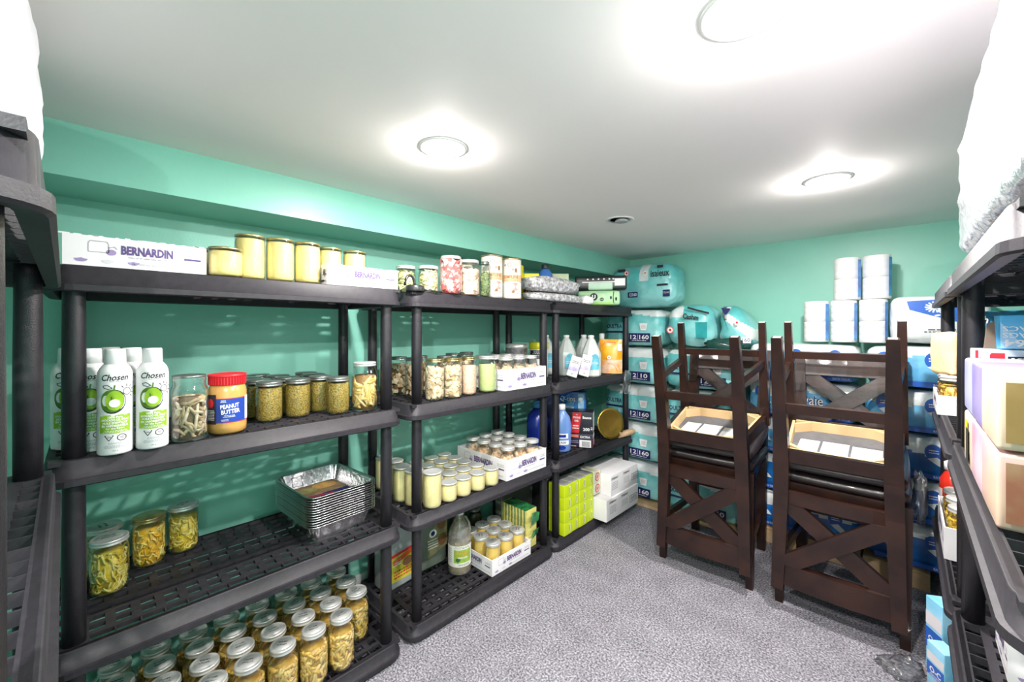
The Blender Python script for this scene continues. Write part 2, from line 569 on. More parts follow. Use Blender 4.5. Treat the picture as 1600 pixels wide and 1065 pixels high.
def shelf_mb():
    mb = MB()
    # rim: profile of (outset, z), swept round the edge
    prof = [(-0.016, -0.030), (-0.014, 0.0), (-0.002, 0.0), (0.0, -0.002), (0.0015, -0.042), (0.0085, -0.0435), (0.009, -0.057), (0.005, -0.060), (-0.012, -0.058), (-0.012, -0.030)]
    rings = []
    for off, z in prof:
        rings.append([(x, y, z) for x, y in rrect(HW + off - 0.0065, HD + off - 0.0065, 0.045 + off)])
    n = len(rings[0])
    base = len(mb.v)
    for rg in rings:
        mb.v.extend(rg)
    for k in range(len(rings)):
        k2 = (k + 1) % len(rings)
        for i in range(n):
            j = (i + 1) % n
            mb.f.append((base + k * n + i, base + k * n + j, base + k2 * n + j, base + k2 * n + i)); mb.mi.append(0); mb.sm.append(k in (2, 3))
    # deck: strips running lengthwise, with slot rows between them
    th = 0.010

    def strip(y0, y1, z=0.0, x0=-HW + 0.015, x1=HW - 0.015):
        mb.box((x0 + x1) / 2, (y0 + y1) / 2, z - th / 2, x1 - x0, y1 - y0, th)

    def ribs(y0, y1, pitch, w, x0, x1, z=0.0, h=th):
        k = int(round((x1 - x0) / pitch))
        for i in range(k + 1):
            x = x0 + (x1 - x0) * i / k
            mb.box(x, (y0 + y1) / 2, z - h / 2 - 0.0004, w, y1 - y0 + 0.002, h)
    hx = HW - 0.075
    # outer slot rows (thin deep ribs), front and back
    for sgn in (-1, 1):
        a, c = sorted((sgn * (HD - 0.024), sgn * (HD - 0.050)))
        strip(*sorted((sgn * (HD - 0.012), sgn * (HD - 0.024))))
        ribs(a, c, 0.047, 0.0035, -hx, hx, 0.0, 0.016)
        strip(*sorted((sgn * (HD - 0.050), sgn * (HD - 0.066))))
        # corner blocks round the post sockets and the end strips
        for sx in (-1, 1):
            mb.box(sx * (hx + 0.032), sgn * (HD - 0.044), -th / 2 - 0.0002, 0.062, 0.066, th)
    # inner rows of small square holes with broad bars, a stepped channel between them
    inner = HD - 0.066
    ys = [-inner, -inner + 0.030, -inner + 0.044, -inner + 0.074, -inner + 0.092]
    for sgn in (-1, 1):
        for (p, q_) in ((0.0, 0.026), (0.040, 0.066)):
            y0_, y1_ = sorted((sgn * (inner - p), sgn * (inner - q_)))
            ribs(y0_, y1_, 0.047, 0.019, -hx - 0.008, hx + 0.008)
        strip(*sorted((sgn * (inner - 0.026), sgn * (inner - 0.040))), x0=-hx - 0.02, x1=hx + 0.02)
        strip(*sorted((sgn * (inner - 0.066), sgn * (inner - 0.080))), x0=-hx - 0.02, x1=hx + 0.02)
        y0_, y1_ = sorted((sgn * (inner - 0.080), sgn * (inner - 0.110)))
        ribs(y0_, y1_, 0.047, 0.006, -hx, hx, -0.008)
        strip(*sorted((sgn * (inner - 0.110), sgn * (inner - 0.124))), x0=-hx - 0.02, x1=hx + 0.02)
        ribs(*sorted((sgn * (inner - 0.124), sgn * 0.008)), 0.047, 0.019, -hx - 0.008, hx + 0.008)
    strip(-0.008, 0.008, x0=-hx - 0.02, x1=hx + 0.02)
    for sx in (-1, 1):
        mb.box(sx * (hx + 0.012), 0, -th / 2 - 0.0003, 0.020, 2 * HD - 0.14, th)
        mb.box(sx * (HW - 0.014), 0, -th / 2 - 0.0003, 0.014, 2 * HD - 0.11, th)
        for i in range(5):
            mb.box(sx * (hx + 0.040), -0.11 + 0.055 * i, -th / 2 - 0.0006, 0.046, 0.008, th)
    # long ribs below
    mb.box(0, 0, -0.022, 2 * HW - 0.06, 0.006, 0.03)
    return mb


def post_mb(h):
    mb = MB()
    mb.lathe([(0.0, 0.0), (0.0205, 0.0), (0.0205, h * 0.5), (0.0192, h - 0.03), (0.0192, h), (0, h)], 24)
    return mb


unit = thing('shelving_unit', '', 'shelving unit')
sh0 = shelf_mb().build('shelf', PLAST, unit, (0, 0, T1))
for z in (T2, T3, T4):
    c = sh0.copy(); COL.objects.link(c); c.parent = unit; c.location = (0, 0, z)
pm0 = None
for (za, zb) in ((T2, T1 - 0.017), (T3, T2 - 0.017), (T4, T3 - 0.017), (0.0, T4 - 0.017)):
    me = None
    for sx in (-1, 1):
        for sy in (-1, 1):
            if me is None:
                o = post_mb(zb - za).build('post' if za > 0 else 'foot', POSTM, unit)
                me = o.data
            else:
                o = bpy.data.objects.new('post' if za > 0 else 'foot', me); COL.objects.link(o); o.parent = unit
            o.location = (sx * PX, sy * PY, za + 0.0002)
UNIT = Kind(unit)
G = 'black plastic shelving units'
U1 = UNIT.put((-1.575, 0.380, 0), AISLE, 'black plastic shelving unit holding spray cans, foil pans and rows of quart jars', G)
U2 = UNIT.put((-1.5915, 1.315, 0), AISLE, 'black plastic shelving unit with white jar cartons on three shelves', G)
U4 = UNIT.put((-1.594, 2.2175, 0), AISLE, 'black plastic shelving unit in the corner with bottles and lime green boxes', G)
U0 = UNIT.put((-0.862, -0.250, 0), pi + R(1.3), 'black plastic shelving unit with an empty shelf and a white bag on top', G)
U3 = UNIT.put((0.302, 1.144, 0), EAST, 'black plastic shelving unit with watercolour tissue boxes and a white plastic bundle', G)
U5 = UNIT.put((0.301, 2.027, 0), EAST, 'black plastic shelving unit with a paper bag and red bottle, beside blue packs', G, (0.95, 1, 1))

# ================================================================ jars
def glass_mb(r, h, neck, foot=0.012, seg=32, shoulder=0.028, nh=0.022):
    """open glass jar as one skin: base, straight side, shoulder, threaded neck"""
    b_ = h - nh - shoulder
    pr = [(0, 0.002), (r * 0.80, 0.0), (r * 0.95, 0.004), (r, foot), (r, b_), (r * 0.97, b_ + shoulder * 0.35), (neck + (r - neck) * 0.35, b_ + shoulder * 0.75), (neck, b_ + shoulder),
          (neck, h - nh * 0.5), (neck + 0.0015, h - nh * 0.4), (neck, h - nh * 0.25), (neck, h)]
    return MB().lathe(pr, seg)


def lid_mb(r, z, h=0.012, flat=False):
    """screw lid: band with a rolled lower edge and a flat disc on top"""
    if flat:
        return MB().lathe([(r - 0.001, z - 0.003), (r, z - 0.002), (r, z + 0.0015), (r - 0.002, z + 0.003), (r - 0.006, z + 0.0018), (0, z + 0.0022)], 32)
    return MB().lathe([(r + 0.0005, z - h), (r + 0.0015, z - h + 0.001), (r, z - h + 0.003), (r, z - 0.004), (r + 0.001, z - 0.003), (r, z), (r - 0.002, z + 0.0012), (r - 0.005, z + 0.0005), (r * 0.72, z + 0.0005), (r * 0.70, z + 0.0014), (0, z + 0.0014)], 36)


def scrawl(mb, r, z, mi, seed):
    """two lines of handwriting on a lid"""
    rnd = random.Random(seed)
    P = top(z)
    for k, (y, w, n) in enumerate(((0.30, 0.9, 9), (-0.18, 1.0, 10))):
        x = -r * w * 0.55
        pts = []
        for i in range(n * 3):
            pts.append((x, r * y + rnd.uniform(-0.13, 0.16) * r - x * 0.15))
            x += r * w * 1.1 / (n * 3)
        mb.line(P, pts, r * 0.035, mi)


def pieces(r, h, n, kind, seed, z0=0.004, size=0.02, mats=1, topn=0, wf=0.20):
    """loose pieces packed against the inside of a jar, plus a core so that no light shows through"""
    rnd = random.Random(seed)
    mb = MB()
    mb.lathe([(0, z0), (r * 0.80, z0), (r * 0.80, h * 0.93), (0, h * 0.93)], 20, 0)
    for i in range(n + topn):
        a = rnd.uniform(0, 2 * pi)
        ontop = i >= n
        if ontop:
            rr = r * math.sqrt(rnd.random()) * 0.75
            p = Vector((rr * cos(a), rr * sin(a), h * 0.95))
        else:
            z = z0 + size * 0.3 + (h - z0 - size * 0.6) * rnd.random()
            p = Vector((r * 0.84 * cos(a), r * 0.84 * sin(a), z))
        m = rnd.randrange(mats)
        if kind == 'strip':
            L = size * rnd.uniform(0.7, 1.3); w = size * wf
            t = rnd.uniform(0, pi)
            dz, da = sin(t), cos(t)
            pts = []
            for k in range(5):
                s_ = (k / 4 - 0.5) * L
                aa = a + da * s_ / r
                zz = p.z + dz * s_ + 0.15 * L * sin(k * 1.2 + i)
                zz = max(z0 + w, min(h - w, zz))
                rr = r * (0.86 + 0.05 * sin(i * 7.1 + k))
                pts.append((rr * cos(aa), rr * sin(aa), zz))
            mb.tube(pts, w / 2, 5, m, scales=[0.55, 1, 1.1, 1, 0.5])
        elif kind == 'leaf':
            rot = Matrix.Rotation(rnd.uniform(0, pi), 3, 'X') @ Matrix.Rotation(rnd.uniform(0, pi), 3, 'Z')
            mb.box(p.x, p.y, p.z, size * rnd.uniform(0.7, 1.2), size * rnd.uniform(0.4, 0.8), size * 0.12, m, rot)
        else:
            rot = Matrix.Rotation(rnd.uniform(0, pi), 3, Vector((rnd.random(), rnd.random(), rnd.random() + 0.01)))
            s_ = size * rnd.uniform(0.75, 1.2)
            mb.box(p.x, p.y, p.z, s_, s_ * rnd.uniform(0.6, 1), s_ * rnd.uniform(0.5, 0.9), m, rot)
    return mb


def clampr(mb, r, zlo=None, zhi=None):
    """press every vertex inside radius r and between zlo and zhi"""
    out = []
    for x, y, z in mb.v:
        d = math.hypot(x, y)
        if d > r:
            x, y = x * r / d, y * r / d
        if zlo is not None:
            z = max(z, zlo)
        if zhi is not None:
            z = min(z, zhi)
        out.append((x, y, z))
    mb.v = out
    return mb


def solid_fill(r, h, z0=0.004, seg=28, dome=0.0):
    return MB().lathe([(0, z0), (r * 0.85, z0), (r * 0.97, z0 + 0.004), (r, z0 + 0.012), (r, h * 0.97), (r * 0.96, h), (0, h + dome)], seg)


def jar(name, label, cat, r, h, neck, fill, fmats, lid=LID, lidr=None, flat=False, lidh=0.012, glass=JAR, note=None, shoulder=0.028, nh=0.022):
    t = thing(name, label, cat)
    glass_mb(r, h - 0.002, neck, shoulder=shoulder, nh=nh).build('glass', glass, t)
    if fill is not None:
        clampr(fill, r - 0.0022, 0.004, h - 0.006).build('contents', fmats, t)
    if lid is not None:
        m = lid_mb(lidr or neck + 0.0015, h, lidh, flat)
        if note is not None:
            scrawl(m, (lidr or neck) * 0.75, h + 0.0018, 1, note)
        m.build('lid', [lid, INK], t)
    return t


FAT = M('rendered_fat', (0.86, 0.70, 0.26), 0.5, n=0.10, ns=14, bump=0.12, bs=60)
FATW = M('creamy_fat', (0.86, 0.75, 0.36), 0.5, n=0.12, ns=25, bump=0.35, bs=45)
YBEAN = M('pickled_yellow_strip', (0.78, 0.50, 0.10), 0.42, n=0.3, ns=60)
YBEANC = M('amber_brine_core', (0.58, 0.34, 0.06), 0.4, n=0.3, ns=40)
YBEAN3 = M('pickled_pale_strip', (0.86, 0.64, 0.22), 0.42, n=0.2, ns=60)
YBEAN2 = M('pickled_amber_strip', (0.50, 0.27, 0.04), 0.42, n=0.3, ns=60)
BRINE = M('dark_brine', (0.20, 0.10, 0.015), 0.3, n=0.3, ns=30)
KRAUT = M('yellow_shreds', (0.80, 0.60, 0.06), 0.45, n=0.3, ns=70, bump=0.3)
KRAUT2 = M('pale_yellow_shreds', (0.86, 0.74, 0.22), 0.45, n=0.2, ns=70)
PESTO = M('olive_relish', (0.40, 0.28, 0.04), 0.6, col2=(0.12, 0.09, 0.015), ns=260, bump=0.5, bs=200)
DRIED = M('dried_cream_slice', (0.76, 0.66, 0.48), 0.8, n=0.35, ns=60)
DRIED2 = M('dried_tan_slice', (0.50, 0.38, 0.22), 0.8, n=0.3, ns=60)
NUT = M('dried_mushroom_tan', (0.66, 0.47, 0.26), 0.8, n=0.35, ns=70)
NUT2 = M('dried_mushroom_cream', (0.82, 0.68, 0.47), 0.8, n=0.25, ns=70)
NUTD = M('dried_mushroom_brown', (0.23, 0.12, 0.05), 0.8, n=0.4, ns=50)
SALT = M('pink_salt', (0.80, 0.42, 0.27), 0.6, col2=(0.86, 0.66, 0.52), ns=160, bump=0.3)
MINTP = M('pale_green_powder', (0.56, 0.66, 0.28), 0.8, n=0.12, ns=40)
MEAT = M('canned_chicken', (0.84, 0.55, 0.34), 0.5, n=0.3, ns=45)
MEAT2 = M('canned_chicken_pale', (0.86, 0.68, 0.50), 0.5, n=0.2, ns=45)
REDP = M('freeze_dried_red', (0.72, 0.16, 0.15), 0.8, n=0.4, ns=50)
PINKP = M('freeze_dried_pink', (0.86, 0.48, 0.46), 0.8, n=0.3, ns=50)
PEACH = M('freeze_dried_peach', (0.88, 0.60, 0.42), 0.8, n=0.2, ns=50)
PEACH2 = M('freeze_dried_pale_peach', (0.90, 0.74, 0.60), 0.8, n=0.2, ns=50)
HERB = M('dried_green_herb', (0.20, 0.27, 0.10), 0.85, n=0.4, ns=60)
HERB2 = M('dried_pale_herb', (0.48, 0.54, 0.28), 0.85, n=0.3, ns=60)
LEEK = M('dried_pale_green', (0.66, 0.66, 0.30), 0.8, n=0.3, ns=50)
LEEK2 = M('dried_cream_green', (0.78, 0.76, 0.48), 0.8, n=0.3, ns=50)

# ---- quart jars of strips, bottom shelf of the first unit: four rows along the shelf
quarts = []
for k in range(3):
    f_ = pieces(0.042, 0.128, 110, 'strip', 20 + k, size=0.042, mats=2, topn=8, wf=0.25)
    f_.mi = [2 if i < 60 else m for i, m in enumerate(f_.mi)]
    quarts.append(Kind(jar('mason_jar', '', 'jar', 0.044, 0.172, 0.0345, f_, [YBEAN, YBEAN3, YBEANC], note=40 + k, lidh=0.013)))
rowsX = [-1.405, -1.495, -1.586, -1.678]
QY = [0.711, 0.615, 0.523, 0.430, 0.338, 0.248, 0.156, 0.064]
rown = ['front', 'second', 'third', 'rear']
for ri, x in enumerate(rowsX):
    for ci, y in enumerate(QY):
        if ri == 0 and (ci == 0 or ci > 6):
            continue
        cnt = ci - 1 if ri == 0 else ci
        where = f'{ORD[cnt]} from the post under the foil pans'
        quarts[(ri * 5 + ci * 2) % 3].put((x + random.uniform(-.0012, .0012), y + random.uniform(-.0012, .0012), T4 + 0.001), AISLE + random.uniform(-.5, .5),
            f'quart jar of pickled strips, {rown[ri]} row, {where}', 'quart jars of yellow pickled strips')

# ---- yellow shred jars on the third shelf
def kraut(seed, a, b_):
    f_ = pieces(0.040, 0.118, 150, 'strip', seed, size=0.026, mats=2, topn=10)
    return f_
ky = [Kind(jar('pint_jar', '', 'jar', 0.041, 0.147, 0.0385, kraut(3, 0, 0), [KRAUT, KRAUT2], shoulder=0.012, note=5)),
      Kind(jar('pint_jar', '', 'jar', 0.041, 0.147, 0.0385, kraut(4, 0, 0), [M('orange_yellow_shreds', (0.85, 0.50, 0.03), 0.45, n=0.3, ns=70), KRAUT2], lid=LIDB, shoulder=0.012))]
G = 'pint jars of yellow shreds'
ky[0].put((-1.602, 0.049, T3 + .001), AISLE, 'pint jar of yellow shreds standing in front of its neighbours beside the shelf post', G)
ky[1].put((-1.699, 0.140, T3 + .001), AISLE, 'pint jar of orange-yellow shreds, middle one of the row against the wall', G)
ky[0].put((-1.727, 0.228, T3 + .001), AISLE + 1, 'pint jar of yellow-green shreds at the open end of its row, facing empty shelf', G)
ky[0].put((-1.706, 0.040, T3 + .001), AISLE + 2, 'pint jar mostly hidden behind the front jar of yellow shreds', G)

# ---- relish jars etc. on the second shelf of the first unit
rel = Kind(jar('relish_jar', '', 'jar', 0.0385, 0.126, 0.036, solid_fill(0.036, 0.107), PESTO, lid=LIDG, shoulder=0.012))
G = 'jars of olive green relish'
for x, y, s_ in ((-1.486, 0.415, 'front jar of olive relish, first after the peanut butter'), (-1.491, 0.503, 'front jar of olive relish in the middle of the front row'),
               (-1.449, 0.622, 'jar of speckled olive relish beside the tall jar of strips'), (-1.530, 0.592, 'jar of olive relish set back behind the two at the open end'),
               (-1.570, 0.405, 'jar of relish behind the first one after the peanut butter'), (-1.655, 0.398, 'third jar of relish back, in line with the peanut butter end'),
               (-1.575, 0.497, 'jar of relish directly behind the middle front one'), (-1.660, 0.492, 'third jar of relish back in the middle column'),
               (-1.612, 0.600, 'dark relish jar behind the set-back one'), (-1.696, 0.602, 'dark relish jar by the wall behind the tall strips jar'),
               (-1.742, 0.450, 'dark relish jar hard against the wall between two columns')):
    rel.put((x, y, T2 + .001), AISLE, s_ if 'relish' in s_ else s_, G)

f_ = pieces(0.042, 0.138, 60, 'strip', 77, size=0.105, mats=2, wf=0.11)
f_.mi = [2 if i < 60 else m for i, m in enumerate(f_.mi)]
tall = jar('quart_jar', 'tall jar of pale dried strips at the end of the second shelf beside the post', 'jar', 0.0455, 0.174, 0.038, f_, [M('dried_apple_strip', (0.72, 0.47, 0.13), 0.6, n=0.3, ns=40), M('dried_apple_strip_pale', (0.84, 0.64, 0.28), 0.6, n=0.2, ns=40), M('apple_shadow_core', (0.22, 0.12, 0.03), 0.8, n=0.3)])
tall.location = (-1.430, 0.711, T2 + .001)

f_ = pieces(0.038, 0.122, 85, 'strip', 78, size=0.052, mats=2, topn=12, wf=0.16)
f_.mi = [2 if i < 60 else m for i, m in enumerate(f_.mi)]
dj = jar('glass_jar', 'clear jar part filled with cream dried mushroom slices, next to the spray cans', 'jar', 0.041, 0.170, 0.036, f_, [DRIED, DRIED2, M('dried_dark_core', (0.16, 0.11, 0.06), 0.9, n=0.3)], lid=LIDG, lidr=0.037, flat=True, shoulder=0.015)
dj.location = (-1.389, 0.196, T2 + .001)

# ---- jars of fat on the top shelf of the first unit
tallfat = Kind(jar('fat_jar', '', 'jar', 0.0395, 0.130, 0.0385, solid_fill(0.0372, 0.121), FAT, lid=LIDB, lidr=0.0392, flat=True, shoulder=0.006, nh=0.012))
shortfat = Kind(jar('fat_jar', '', 'jar', 0.042, 0.080, 0.041, solid_fill(0.0395, 0.072), FAT, lid=LIDB, lidr=0.0415, flat=True, shoulder=0.006, nh=0.010))
G = 'tall jars of yellow fat on the top shelf'
for x, y, s_ in ((-1.425, 0.346, 'tall jar of yellow fat just behind the short one'), (-1.420, 0.427, 'tall jar of yellow fat, second in the row from the short jar'),
               (-1.420, 0.508, 'tall jar of yellow fat, next before the small carton'), (-1.450, 0.592, 'tall jar of yellow fat behind the near half of the small carton'),
               (-1.450, 0.682, 'tall jar of yellow fat behind the far half of the small carton')):
    tallfat.put((x, y, T1 + .001), AISLE, s_, G)
G = 'short jars of yellow fat on the top shelf'
for x, y, s_ in ((-1.402, 0.280, 'short wide jar of yellow fat at the end of the long carton'), (-1.515, 0.352, 'short jar of yellow fat peeking out beside the tallest jar'),
               (-1.560, 0.290, 'short jar of yellow fat seen between carton and tall jar, second back'), (-1.640, 0.280, 'short jar of yellow fat deepest behind the carton end')):
    shortfat.put((x, y, T1 + .001), AISLE, s_, G, (1, 1, 1.2) if 'deepest' in s_ or 'peek' in s_ or 'second back' in s_ else None)

# ---- fat jars on the second unit, third shelf
tf2 = Kind(jar('fat_jar', '', 'jar', 0.039, 0.141, 0.038, solid_fill(0.0367, 0.132), FATW, lid=LID, lidr=0.0385, flat=True, shoulder=0.006, nh=0.012, note=8))
G = 'tall jars of yellow fat on the third shelf'
for x, y, s_ in ((-1.402, 0.988, 'tall jar of wrinkled yellow fat in front beside the post'), (-1.475, 0.948, 'tall jar of yellow fat just behind the post'),
               (-1.548, 0.936, 'tall jar of yellow fat, second back behind the post'), (-1.640, 0.955, 'tall jar of yellow fat, deepest of those behind the post'), (-1.722, 0.950, 'tall jar of yellow fat in the rear by the wall')):
    tf2.put((x, y, T3 + .001), AISLE, s_, G)
sf2 = Kind(jar('small_fat_jar', '', 'jar', 0.0365, 0.076, 0.0355, solid_fill(0.0343, 0.068), M('soft_yellow_fat', (0.86, 0.74, 0.36), 0.5, n=0.08, ns=20), lid=LID, lidr=0.036, flat=True, shoulder=0.006, nh=0.010, note=9))
G = 'small jars of yellow fat'
sr = {-1.402: [1.072, 1.150, 1.233, 1.318], -1.484: [1.060, 1.140, 1.219, 1.298], -1.566: [1.045, 1.125, 1.209, 1.290], -1.648: [1.050, 1.133, 1.213, 1.296], -1.732: [1.045, 1.128, 1.215, 1.296]}
for ri, (x, ys) in enumerate(sr.items()):
    for ci, y in enumerate(ys):
        sf2.put((x, y, T3 + .001), AISLE + random.uniform(-1, 1), f'small jar of yellow fat, {["front", "second", "third", "fourth", "rear"][ri]} row, {ORD[len(ys) - 1 - ci]} from the carton of jars', G)

# ================================================================ white jar cartons
def carton(label, L, D, H, seed, closed=False, jars_print=True, ends=True):
    """shallow white tray printed with the jar maker's name; local front at -y, L along x"""
    t = thing('jar_carton', label, 'carton', group='white cartons printed BERNARDIN')
    mb = MB()
    w = 0.004
    mb.box(0, -D / 2 + w / 2, H / 2, L, w, H); mb.box(0, D / 2 - w / 2, H / 2, L, w, H)
    mb.box(-L / 2 + w / 2, 0, H / 2, w, D - 2 * w, H); mb.box(L / 2 - w / 2, 0, H / 2, w, D - 2 * w, H)
    mb.box(0, 0, w / 2, L - 2 * w, D - 2 * w, w)
    rnd = random.Random(seed)
    # torn top edge
    for i in range(14):
        x = -L / 2 + L * (i + rnd.random()) / 14
        mb.box(x, -D / 2 + 0.0015, H + 0.0008, rnd.uniform(.006, .02), 0.002, rnd.uniform(0.001, 0.004), 0)
    mb.build('tray', CARD, t)
    for P, W, big in ((front(-D / 2 - 0.0006), L, 1), (sideN(-L / 2 - 0.0006), D, 0)):
        pr = MB()
        pr.text(P, 'BERNARDIN', W * 0.05, H * 0.62, w=W * 0.37, h=H * 0.31, mi=0, bold=0.05)
        pr.small(P, W * 0.10, H * 0.40, W * 0.30, H * 0.06, 1, 3, seed)
        pr.text(P, '12 - 250 mL JARS WITH LIDS AND BANDS', W * 0.19, H * 0.16, w=W * 0.50, h=H * 0.085, mi=2, bold=0.02)
        pr.small(P, W * 0.06, H * 0.38, W * 0.30, H * 0.07, 1, 2, seed + 1)
        pr.small(P, W * 0.39, H * 0.68, W * 0.14, H * 0.17, 2, 2, seed + 2)
        pr.rect(P, W * 0.32, W * 0.455, H * 0.46, H * 0.53, 0)
        # sketched jar and fruit
        cx = -W * 0.28
        pr.line(P, [(cx - .10 * H * 2, H * .84), (cx + .10 * H * 2, H * .84), (cx + .12 * H * 2, H * .76), (cx + .12 * H * 2, H * .48), (cx - .12 * H * 2, H * .48), (cx - .12 * H * 2, H * .76)], H * 0.022, 2, True)
        pr.disc(P, cx + H * 0.30, H * 0.50, H * 0.13, H * 0.10, 1, 14)
        pr.line(P, [(cx + H * .22, H * .64), (cx + H * .38, H * .70), (cx + H * .45, H * .62)], H * 0.03, 2)
        for q in range(3):
            xx = -W * 0.42 + q * W * 0.17
            if xx < W * 0.02 or big:
                pr.disc(P, xx + W * .03, H * 0.22, H * 0.16, H * 0.10, 3 if q % 2 else 1, 14, lambda a: 1.0 if sin(a) < 0.1 else 0.35)
        pr.build('lettering', [PURPLE, LILAC, GREYINK, LGREY], t)
    return t


c1 = carton('long white carton printed BERNARDIN at the end of the top shelf', 0.262, 0.36, 0.070, 1)
c1.location = (-1.540, 0.097, T1 + .001); c1.rotation_euler = (0, 0, AISLE)
c2 = carton('small white carton printed BERNARDIN in front of two jars of fat', 0.258, 0.045, 0.066, 2)
c2.location = (-1.383, 0.676, T1 + .001); c2.rotation_euler = (0, 0, AISLE)
c3 = carton('white carton printed BERNARDIN with canned meat jars, beside the pale green jar', 0.306, 0.285, 0.100, 3)
c3.location = (-1.372 - .1425, 1.534, T2 + .001); c3.rotation_euler = (0, 0, AISLE)
c4 = carton('white carton printed BERNARDIN holding a dozen canned meat jars, next to small fat jars', 0.296, 0.370, 0.097, 4)
c4.location = (-1.372 - .185, 1.540, T3 + .001); c4.rotation_euler = (0, 0, AISLE)
c5 = carton('low white carton printed BERNARDIN on the bottom shelf with jars of yellow fat', 0.272, 0.275, 0.074, 5)
c5.location = (-1.392 - .1375, 1.452, T4 + .001); c5.rotation_euler = (0, 0, AISLE)

def meat(seed):
    return pieces(0.037, 0.086, 70, 'cube', seed, size=0.026, mats=2, topn=10)
mj = [Kind(jar('canned_meat_jar', '', 'jar', 0.040, 0.140, 0.0325, meat(s_), [MEAT2, MEAT], lidh=0.013, shoulder=0.034)) for s_ in (51, 52)]
G = 'jars of canned meat in the twelve-jar carton'
for ri, x in enumerate((-1.420, -1.507, -1.594, -1.681)):
    for ci, y in enumerate((1.449, 1.540, 1.631)):
        mj[(ri + ci) % 2].put((x, y, T3 + .006), AISLE + ci, f'jar of canned meat, {rown[ri]} row of the dozen carton, {["at the fat jar end", "middle", "at the far post end"][ci]}', G)
G = 'jars of canned meat in the second-shelf carton'
for ri, x in enumerate((-1.428, -1.514, -1.600)):
    for ci, y in enumerate((1.443, 1.534, 1.625)):
        mj[(ri + ci + 1) % 2].put((x, y, T2 + .006), AISLE + ci, f'jar of canned meat, {["front", "middle", "rear"][ri]} row of second-shelf carton, {["by the green jar", "middle one", "by the far post"][ci]}', G, (1, 1, 1.08))
yj = Kind(jar('lard_jar', '', 'jar', 0.0385, 0.125, 0.0365, solid_fill(0.0362, 0.112), M('golden_fat', (0.80, 0.56, 0.13), 0.45, n=0.15, ns=25, bump=0.1), lidh=0.010, lidr=0.0375, shoulder=0.010, note=12))
G = 'jars of golden fat in the low carton'
for ri, x in enumerate((-1.440, -1.526, -1.612)):
    for ci, y in enumerate((1.366, 1.452, 1.538)):
        yj.put((x, y, T4 + .006), AISLE + ci * 2 + ri, f'jar of golden fat, {["front", "middle", "rear"][ri]} row of the low carton, {["by the vinegar bottle", "middle one", "by the sponges"][ci]}', G)
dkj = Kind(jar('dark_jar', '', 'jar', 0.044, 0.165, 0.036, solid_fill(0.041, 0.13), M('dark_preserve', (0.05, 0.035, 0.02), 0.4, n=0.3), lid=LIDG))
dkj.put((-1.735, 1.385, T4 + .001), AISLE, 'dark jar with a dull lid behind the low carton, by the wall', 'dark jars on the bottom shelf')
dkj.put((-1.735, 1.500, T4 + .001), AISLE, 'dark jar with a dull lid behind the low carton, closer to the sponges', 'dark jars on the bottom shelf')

# ---- second shelf of the second unit: mushrooms, salt, green powder
def mush(seed, dark=False):
    return pieces(0.0375, 0.136, 120, 'cube', seed, size=0.021, mats=3, topn=12)
nj = [Kind(jar('mushroom_jar', '', 'jar', 0.040, 0.169, 0.0355, mush(61), [NUTD, NUT, NUT2], lid=LIDG, shoulder=0.018)), Kind(jar('mushroom_jar', '', 'jar', 0.040, 0.169, 0.0355, mush(62), [NUT, NUT2, NUT2], lid=LIDB, shoulder=0.018))]
G = 'quart jars of dried mushrooms'
nj[1].put((-1.430, 1.020, T2 + .001), AISLE, 'jar of pale dried mushrooms immediately beside the front post', G)
nj[1].put((-1.420, 1.107, T2 + .001), AISLE + 1.5, 'jar of pale dried mushrooms between its twin and the pink salt', G)
nj[0].put((-1.548, 0.998, T2 + .001), AISLE, 'jar of brown dried mushrooms half hidden behind the front post', G)
nj[0].put((-1.655, 0.985, T2 + .001), AISLE + 1, 'jar of brown dried mushrooms seen between two posts', G)
nj[0].put((-1.650, 1.090, T2 + .001), AISLE + 2, 'lidded mushroom jar in the rear behind the pale pair', G)
nj[0].put((-1.545, 1.160, T2 + .001), AISLE + 3, 'lidded mushroom jar behind the jar of pink salt', G)
nj[0].put((-1.690, 1.320, T2 + .001), AISLE + .5, 'dark lidded jar by the wall behind the pale green jar', G)
nj[0].put((-1.575, 1.300, T2 + .001), AISLE + .7, 'dark lidded jar close behind the pale green jar', G)
nj[0].put((-1.715, 1.430, T2 + .001), AISLE + .9, 'dark lidded jar by the wall behind the meat jars', G)
j_ = jar('salt_jar', 'jar of coarse pink salt between mushrooms and the pale green jar', 'jar', 0.0355, 0.168, 0.032, solid_fill(0.0332, 0.132), SALT, lid=LIDB, shoulder=0.02)
j_.location = (-1.430, 1.206, T2 + .001)
j_ = jar('powder_jar', 'jar of pale green powder beside the carton of canned meat', 'jar', 0.0425, 0.166, 0.036, solid_fill(0.0400, 0.130), MINTP, lid=LID, shoulder=0.022)
j_.location = (-1.432, 1.322, T2 + .001)

# ---- top shelf of the second unit
j_ = jar('dried_leek_jar', 'short jar of dried pale green vegetables behind the black bottle lid', 'jar', 0.040, 0.108, 0.037, pieces(0.038, 0.088, 80, 'leaf', 31, size=0.028, mats=2, topn=8), [LEEK, LEEK2], lid=LID, shoulder=0.014)
j_.location = (-1.478, 0.912, T1 + .001)
j_ = jar('dried_leek_jar', 'jar of dried pale green vegetables touching the jar of red pieces', 'jar', 0.041, 0.110, 0.038, pieces(0.039, 0.092, 80, 'leaf', 32, size=0.03, mats=2, topn=8), [LEEK2, LEEK], lid=LID, shoulder=0.014)
j_.location = (-1.425, 0.985, T1 + .001)
j_ = jar('red_fruit_jar', 'large clear jar packed with red and pink freeze-dried pieces', 'jar', 0.048, 0.160, 0.041, pieces(0.0455, 0.148, 130, 'cube', 33, size=0.028, mats=2, topn=12), [REDP, PINKP], lid=LID, shoulder=0.016)
